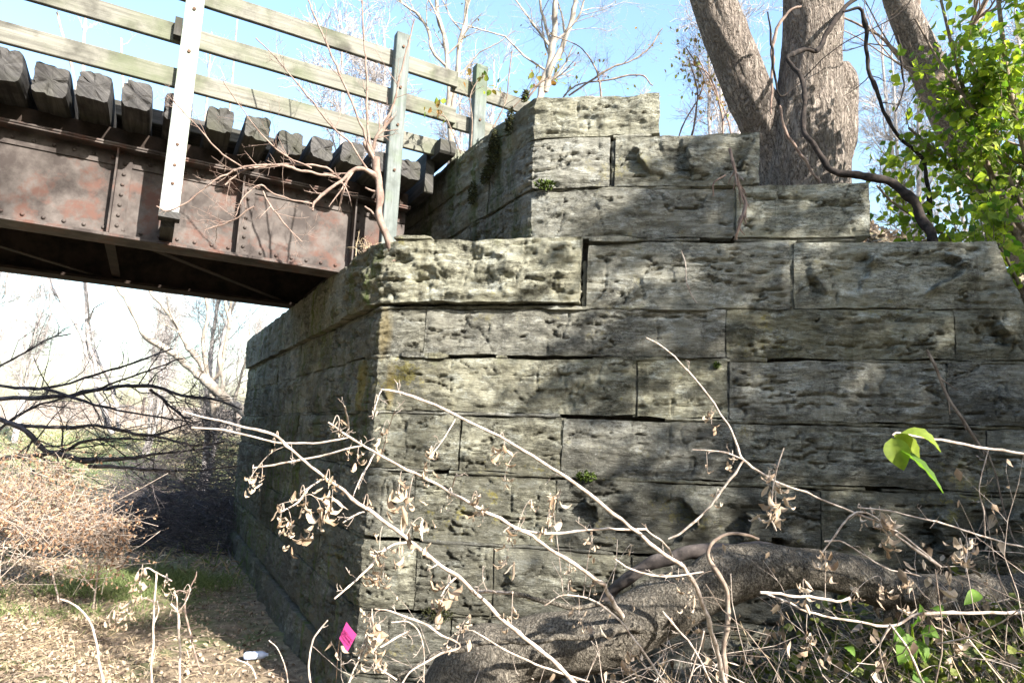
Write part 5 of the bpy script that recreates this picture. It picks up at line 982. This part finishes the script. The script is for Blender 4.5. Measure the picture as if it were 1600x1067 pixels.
# yellow and rust leaves scattered on the vine behind the top stone
VV = thing('autumn_creeper', 'thin creeper with yellow and orange leaves at the third railing post', 'vine', tuple(at(745, 240, 6.2))); a = Acc()
LN = [trace(q, 6.1) for q in ([(735, 240, 3), (738, 190, 2), (735, 150, 2), (750, 120, 2)], [(720, 240, 2), (700, 190, 2), (690, 180, 2)], [(770, 200, 3), (790, 160, 2), (795, 120, 2), (800, 80, 2)], [(800, 170, 2), (830, 140, 2), (860, 120, 2)])]
for P, R in LN: tube(a, *smoothline(P, R, 4), 5)
Pp, Rr = pack(LN, 7); out = twiggery(a, Pp, Rr, [dict(n=6, lr=(0.4, 1.0), lens=0.3, rr=0.6), dict(n=3, lr=(0.4, 1.0), lens=0.15, rr=0.6)], rng=r_); part(a, 'stem', 'branch', VV, smooth=True)
Q2 = out[2][0][:, -1]; 
for p in Q2[r_.choice(len(Q2), 42, replace=False)]:
    o = put(HL[r_.integers(5)] if r_.random() < 0.35 else None or HL[0], 'leaf', VV, Vector(p)-VV.location); s = r_.uniform(0.04, 0.07); o.scale = (s, s, s); o.rotation_euler = (r_.uniform(0, 6), r_.uniform(0, 6), r_.uniform(0, 6))
    if r_.random() < 0.6:
        o.data = o.data.copy(); o.data.materials.clear(); o.data.materials.append(M['leaf_autumn'])

# ------------------------------------------------------------------ undergrowth, litter, grass
r_ = np.random.default_rng(55); a = Acc()
def scatter(n, x0, x1, y0, y1): return r_.uniform(x0, x1, n), r_.uniform(y0, y1, n)
x, y = scatter(15000, 0.4, 5.2, 2.3, 4.6); v = np.stack([x, y], 1)-C0[:2]; k = (v@NW[:2] > 0.12) & ((x > 1.35) | (r_.random(len(x)) < 0.35)); x, y = x[k], y[k]
z = g_low(x, y)+r_.random(len(x))**1.3*(0.14+0.38*sstep(0.8, 2.0, x)); leaves(a, np.stack([x, y, z], 1), 0.045, r_, hang=0.1, width=0.8)
x, y = scatter(3500, 0.6, 5.2, 2.2, 4.4); k = (np.stack([x, y], 1)-C0[:2])@NW[:2] > 0.15; x, y = x[k], y[k]; z = g_low(x, y); n = len(x); d = unit(np.stack([r_.normal(0, 0.8, n), r_.normal(0, 0.8, n), r_.uniform(0.0, 0.8, n)], 1)); z = z+0.25*r_.random(n); l = r_.uniform(0.1, 0.45, n)[:, None]; p = np.stack([x, y, z], 1)
tubes(a, np.stack([p, p+d*l*0.6, p+d*l+r_.normal(0, 0.03, (n, 3))], 1), np.full((n, 3), 0.0022), 3, m=1)
solo(a, 'undergrowth', ['leaf_undergrowth', 'straw'], 'low tangle of green vines and dry stems below the log at lower right', 'undergrowth', kind='stuff')
def tangle(n, x0, x1, y0, y1, z0, z1, nm, lab, mat, r0, ln, leaf, lm, ls, seed, sg=0.5):
    rg = np.random.default_rng(seed); x = rg.uniform(x0, x1, n); y = rg.uniform(y0, y1, n); zz = g_low(x, y)+z0+(z1-z0)*rg.random(n)**1.5
    d = unit(rg.normal(size=(n, 3))*[1, 0.7, sg]); p = np.stack([x, y, zz], 1); K = 7; P = [p]; l = ln*rg.uniform(0.4, 1.2, n)[:, None]
    for k in range(K-1): d = unit(d+rg.normal(0, 0.22, (n, 3))-[0, 0, 0.03]); P.append(P[-1]+d*l/(K-1))
    P = np.stack(P, 1); R = r0*rg.uniform(0.4, 1.3, n)[:, None]*np.linspace(1, 0.4, K)[None]
    ok = ((P[..., :2]-C0[:2])@NW[:2] > 0.08).all(1) & (P[..., 2] > g_low(P[..., 0], P[..., 1])-0.05).all(1); P, R = P[ok], R[ok]; a = Acc(); tubes(a, P, R, 4)
    P2_, R2_ = grow(P, R, 3, (0.15, 0.5), rng=rg, K=4, wob=0.2); tubes(a, P2_, R2_, 3)
    if leaf: Q = P2_[rg.choice(len(P2_), leaf), rg.integers(1, 4, leaf)]; leaves(a, Q, ls, rg, m=1, hang=0.9, width=0.5, curl=0.8, jit=0.6)
    solo(a, nm, [mat, lm], lab, 'dry stems', kind='stuff', smooth=True)
tangle(330, -0.4, 3.2, 2.3, 4.0, 0.05, 0.75, 'dry_stem_tangle', 'tangle of thin dry stems and shrivelled leaves over the log before the wall', 'weed', 0.0028, 0.8, 620, 'leaf_dead', 0.05, 91)
tangle(420, 0.9, 3.6, 2.3, 3.9, 0.0, 0.50, 'brown_stem_tangle', 'darker brown dead stems matted through the greenery at lower right', 'branch', 0.0030, 0.6, 900, 'litter', 0.05, 92)
UP_ = thing('broadleaf_plant', 'plant with large bright green leaves under the log at lower right', 'plant', tuple(at(1425, 1040, 2.9)))
for (x0, y0, x1, y1, w, nn) in ((1425, 975, 1440, 935, 0.06, (0.3, -1, 0.6)), (1420, 990, 1400, 1050, 0.07, (0, -1, 0.7)), (1430, 1000, 1450, 1045, 0.05, (0.3, -1, 0.7)), (1455, 950, 1480, 965, 0.05, (0.2, -1, 0.9)), (1400, 1000, 1395, 965, 0.05, (-.3, -1, .7)), (1440, 1050, 1425, 1085, 0.06, (0, -1, .6)), (1530, 925, 1500, 950, 0.04, (0, -1, 1)), (1320, 1010, 1340, 1030, 0.03, (0, -1, 1)), (1440, 985, 1475, 1000, 0.05, (0, -1, .6))):
    bigleaf(UP_, at(x0, y0, 2.85), at(x0+(x1-x0)*0.8, y0+(y1-y0)*0.8, 2.8), w*0.7, 0.012, nrm=nn, mat='leaf_broad')
a = Acc()
for q in ([(1425, 1100, 4), (1430, 1040, 4), (1425, 975, 3)], [(1420, 1080, 3), (1410, 1020, 3), (1400, 995, 2)], [(1435, 1090, 3), (1445, 1030, 3), (1440, 985, 2)]): limb(a, q, 2.9, 2.88, 6, 4, 0)
part(a, 'stem', 'leaf_green', UP_, smooth=True)
# leaf litter
a = Acc(); x, y = scatter(85000, -8, 0.5, 2.6, 11); s_, b_ = sb(np.stack([x, y], 1)); k = (s_ < -0.12) & (r_.random(len(x)) < np.clip(1.25-(y-3)/9, 0.2, 1)*np.where(s_ > -1.0-0.2*b_, 0.4, 1)); x, y = x[k], y[k]
leaves(a, np.stack([x, y, g_low(x, y)+0.004+0.02*r_.random(len(x))], 1), 0.030, r_, hang=0.0, width=0.7, curl=0.5, jit=0.7)
x, y = scatter(9000, 0.0, 4.5, 1.5, 4.2); k = (np.stack([x, y], 1)-C0[:2])@NW[:2] > 0.15; x, y = x[k], y[k]; leaves(a, np.stack([x, y, g_low(x, y)+0.01], 1), 0.05, r_, hang=0.0, curl=0.5)
solo(a, 'leaf_litter', 'litter', 'brown dead leaves scattered over the ground beside the abutment', 'leaf litter', kind='stuff')
a = Acc(); n = 900; x, y = scatter(n, -7, -0.6, 2.8, 10); an = r_.uniform(0, 6.28, n); l = r_.uniform(0.08, 0.5, n)[:, None]; d = np.stack([np.cos(an), np.sin(an), np.zeros(n)], 1); p = np.stack([x, y, g_low(x, y)+0.02], 1)
k = sb(p)[0] < -0.2; p, d, l = p[k], d[k], l[k]; n = len(p); P = np.stack([p, p+d*l*0.35+r_.normal(0, 0.02, (n, 3)), p+d*l*0.7+r_.normal(0, 0.02, (n, 3)), p+d*l], 1); P[..., 2] = g_low(P[..., 0], P[..., 1])+0.012+0.02*r_.random((n, 4)); tubes(a, P, r_.uniform(0.0015, 0.005, n)[:, None]*np.ones((1, 4)), 5)
solo(a, 'fallen_twigs', 'branch', 'small broken twigs strewn over the leaf litter at lower left', 'twigs', kind='stuff', smooth=True)
# straw and grass
def blades(n, x, y, h0, h1, w, mat, name, lab, lean=0.7, droop=0.3):
    z = g_low(x, y); n = len(x); d = unit(np.stack([r_.normal(0, lean, n), r_.normal(0, lean, n), np.ones(n)], 1)); h = r_.uniform(h0, h1, n)[:, None]; p = np.stack([x, y, z], 1); s = unit(np.cross(d, r_.normal(size=(n, 3))))*w
    m_ = p+d*h*0.6; e = p+d*h+np.stack([d[:, 0], d[:, 1], -np.full(n, droop)], 1)*h*0.3; a = Acc()
    V = np.stack([p-s, p+s, m_+s*0.8, m_-s*0.8, e], 1); i = np.arange(n)*5
    a.add(V.reshape(-1, 3), np.stack([i, i+1, i+2, i+3], 1), np.stack([i+3, i+2, i+4], 1)); solo(a, name, mat, lab, 'grass', kind='stuff')
c1, c2 = gp(215, 915), gp(70, 945)
n = 12000; cx = np.where(r_.random(n) < 0.55, c1[0], c2[0]); cy = np.where(cx == c1[0], c1[1], c2[1]); x = cx+r_.normal(0, 0.55, n); y = cy+r_.normal(0, 0.30, n); k = fbm(x*1.6, y*1.6, 0, 4, 3) > r_.normal(0.0, 0.12, n); x, y = x[k], y[k]
blades(0, x, y, 0.06, 0.24, 0.0035, 'grass', 'green_grass', 'patch of green grass between the litter and the dry brush')
x, y = scatter(16000, -8, -0.8, 3.0, 9); s_, b_ = sb(np.stack([x, y], 1)); k = (s_ < -1.0+r_.normal(0, 0.25, len(x))-0.24*(b_-2)) & (s_ < -0.3); x, y = x[k], y[k]
blades(0, x, y, 0.04, 0.16, 0.0022, 'straw', 'dry_grass', 'matted dry straw on the sunlit ground at lower left', lean=2.0, droop=0.6)
x, y = scatter(30000, -34, 2, 9, 36); k = fbm(x*0.5, y*0.5, 0, 3, 8) > -0.15; x, y = x[k], y[k]
blades(0, x, y, 0.08, 0.32, 0.010, 'grass', 'meadow_grass', 'rough meadow grass beyond the bridge', lean=1.0)
x, y = scatter(26000, -34, 2, 9, 40); blades(0, x, y, 0.08, 0.35, 0.009, 'straw', 'meadow_straw', 'dry straw standing in the meadow beyond the bridge', lean=1.2)
# fill behind the wall: leaves and twigs at the tree foot
a = Acc(); x, y = scatter(9000, 0.5, 6, 4.9, 10); k = emb_keep(x, y); x, y = x[k], y[k]; leaves(a, np.stack([x, y, g_emb(x, y)+0.03], 1), 0.06, r_, hang=0.0, curl=0.5); solo(a, 'fallen_leaves', 'litter', 'dead leaves on the fill behind the wall round the big tree', 'leaf litter', kind='stuff')

# ------------------------------------------------------------------ small things
fl_c = at(544, 994, 2.75)
FG = thing('marker_flag', 'pink plastic wetland marker flag on a wire before the stone corner', 'flag', tuple(fl_c-[0, 0, 0.55]))
u = unit(at(557, 990, 2.75)-at(530, 997, 2.75)); q0 = [at(541.5, 971, 2.75), at(557, 991, 2.73), at(543, 1018, 2.75), at(530, 997, 2.77)]
nn = unit(np.cross(q0[1]-q0[3], q0[0]-q0[2])); nn = nn if nn@(EYE-fl_c) > 0 else -nn
a = Acc(); n = 6; V = []
for i in range(n+1):
    for j in range(n+1):
        u_, v_ = i/n, j/n; p = (q0[0]*(1-u_)+q0[1]*u_)*(1-v_)+(q0[3]*(1-u_)+q0[2]*u_)*v_; V.append(p+nn*0.0012*math.sin(u_*4+v_*3))
a.add(V, [(i*(n+1)+j, (i+1)*(n+1)+j, (i+1)*(n+1)+j+1, i*(n+1)+j+1) for i in range(n) for j in range(n)])
part(a, 'flag_sheet', 'tag', FG, smooth=True)
e1 = unit(q0[1]-q0[0]); e2 = unit(np.cross(nn, e1)); e2 = -e2 if e2@(q0[3]-q0[0]) > 0 else e2
def lettering(txt, size, off1, off2):
    cu = bpy.data.curves.new('lettering', 'FONT'); cu.body = txt; cu.size = size; cu.align_x = 'CENTER'; cu.extrude = 0.0002; cu.offset = size*0.025; cu.materials.append(M['ink'])
    tmp = bpy.data.objects.new('lettering', cu); me = bpy.data.meshes.new_from_object(tmp); me.name = 'lettering'; bpy.data.objects.remove(tmp); bpy.data.curves.remove(cu)
    o = put(me, 'lettering', FG); c = (q0[0]+q0[1]+q0[2]+q0[3])/4+nn*0.0032+e1*off1+e2*off2
    o.matrix_local = Matrix(((e1[0], e2[0], nn[0], c[0]-FG.location[0]), (e1[1], e2[1], nn[1], c[1]-FG.location[1]), (e1[2], e2[2], nn[2], c[2]-FG.location[2]), (0, 0, 0, 1)))
lettering('WETLAND', 0.0125, -0.001, 0.004); lettering('DELINEATION', 0.0105, 0.001, -0.012)
a = Acc(); tube(a, *smoothline([q0[3]+nn*-0.003, q0[3]+[0.0, 0, -0.1], fl_c-[0.03, 0, 0.55]], [0.0012, 0.0012, 0.0012], 4), 5); part(a, 'wire', 'bolt', FG)
# plastic bottle among the leaves
pb = at(403, 986, 5.8); pb[2] = float(g_low(pb[0], pb[1]))+0.045; a = Acc(); ax = unit(np.array([1, 0.25, 0.03])); prof = [(0, 0.002), (0.004, 0.026), (0.02, 0.034), (0.06, 0.033), (0.065, 0.031), (0.10, 0.033), (0.15, 0.033), (0.175, 0.024), (0.19, 0.014), (0.205, 0.013), (0.206, 0.001)]
tube(a, [pb+ax*(s-0.1) for s, r in prof], [r for s, r in prof], 16, cap=False); o = solo(a, 'plastic_bottle', 'bottle', 'crumpled bluish plastic bottle lying in the shaded leaves by the abutment', 'bottle', smooth=True)

# ------------------------------------------------------------------ trees on the bank behind the viewer that dapple the wall
def shade_tree(x, y, h, seed, label, leafn, n1=10, spreadv=1.0, lens=(3.0, 1.3, 0.6), tm=0.3):
    rng = np.random.default_rng(seed); z0 = float(g_low(x, y)); LN = []
    for k in range(3):
        z = np.linspace(0, h*rng.uniform(0.8, 1.0), 8); dx, dy = rng.normal(0, 0.18*spreadv, 2); P = np.stack([x+dx*z+rng.normal(0, 0.08, 8), y+dy*z+rng.normal(0, 0.08, 8), z0-0.1+z], 1); P[0, :2] = x, y; LN.append(resample(P, np.linspace(0.15, 0.03, 8), 10))
    root = thing('bank_tree', label, 'tree', (x, y, z0), 'trees on the bank behind the viewer'); Pp = np.stack([l[0] for l in LN]); Rr = np.stack([l[1] for l in LN]); a = Acc(); tubes(a, Pp, Rr, 10); part(a, 'trunk', 'bark', root, smooth=True)
    a = Acc(); out = twiggery(a, Pp, Rr, [dict(n=n1, lr=(0.5, 1.0), lens=lens[0], up=0.2, tmin=tm), dict(n=7, lr=(0.4, 1.0), lens=lens[1]), dict(n=5, lr=(0.4, 1.0), lens=lens[2])], rng=rng); part(a, 'branches', 'branch', root, smooth=True)
    Q = np.concatenate([out[3][0][:, 2:].reshape(-1, 3), out[2][0][:, 2:].reshape(-1, 3)]); cc = Q[rng.permutation(len(Q))[:leafn//90]]; Q = (cc[:, None]+rng.normal(0, 0.14, (len(cc), 90, 3))*[1.5, 1.5, 0.7]).reshape(-1, 3); a = Acc(); leaves(a, Q, 0.12, rng, hang=0.4, width=0.75); part(a, 'leaves', 'leaf_green', root, kind='stuff')
shade_tree(6.6, -0.6, 6.5, 61, 'small half leafed tree on the bank close to the right of the viewer', 2350, n1=6)
shade_tree(8.8, -4.0, 9.0, 62, 'half leafed tree on the bank behind and right of the viewer', 1900, n1=4)
shade_tree(3.9, -5.9, 14.0, 63, 'tall nearly bare tree standing farther behind the viewer', 700, n1=9, lens=(2.6, 1.2, 0.5), spreadv=0.45, tm=0.62)
# unseen wood added behind the viewer to block skylight, open towards the sun
rg = np.random.default_rng(71); a = Acc(); n = 52000
az = np.where(rg.random(n) < 0.62, rg.uniform(168, 262, n), rg.uniform(72, 108, n)); rd = rg.uniform(9, 17, n); x = rd*np.sin(np.radians(az)); y = rd*np.cos(np.radians(az))
zt = 7+2.5*fbm(x*0.35, y*0.35, 0, 3, 12); leaves(a, np.stack([x, y, g_low(x, y)+zt*rg.random(n)**0.8], 1), 0.26, rg, hang=0.3, width=0.8)
n = 90; az = np.where(rg.random(n) < 0.62, rg.uniform(168, 262, n), rg.uniform(72, 108, n)); rd = rg.uniform(9, 17, n); x = rd*np.sin(np.radians(az)); y = rd*np.cos(np.radians(az)); p = np.stack([x, y, g_low(x, y)-0.1], 1)
tubes(a, np.stack([p, p+[0.1, 0, 2.5], p+[0, 0.2, 5], p+[0.1, 0.1, 7]], 1), np.array([0.13, 0.1, 0.07, 0.03])*np.ones((n, 1)), 7, m=1)
solo(a, 'thicket', ['leaf_undergrowth', 'bark'], 'dark leafy thicket added unseen behind the viewer to block skylight', 'thicket', kind='stuff')
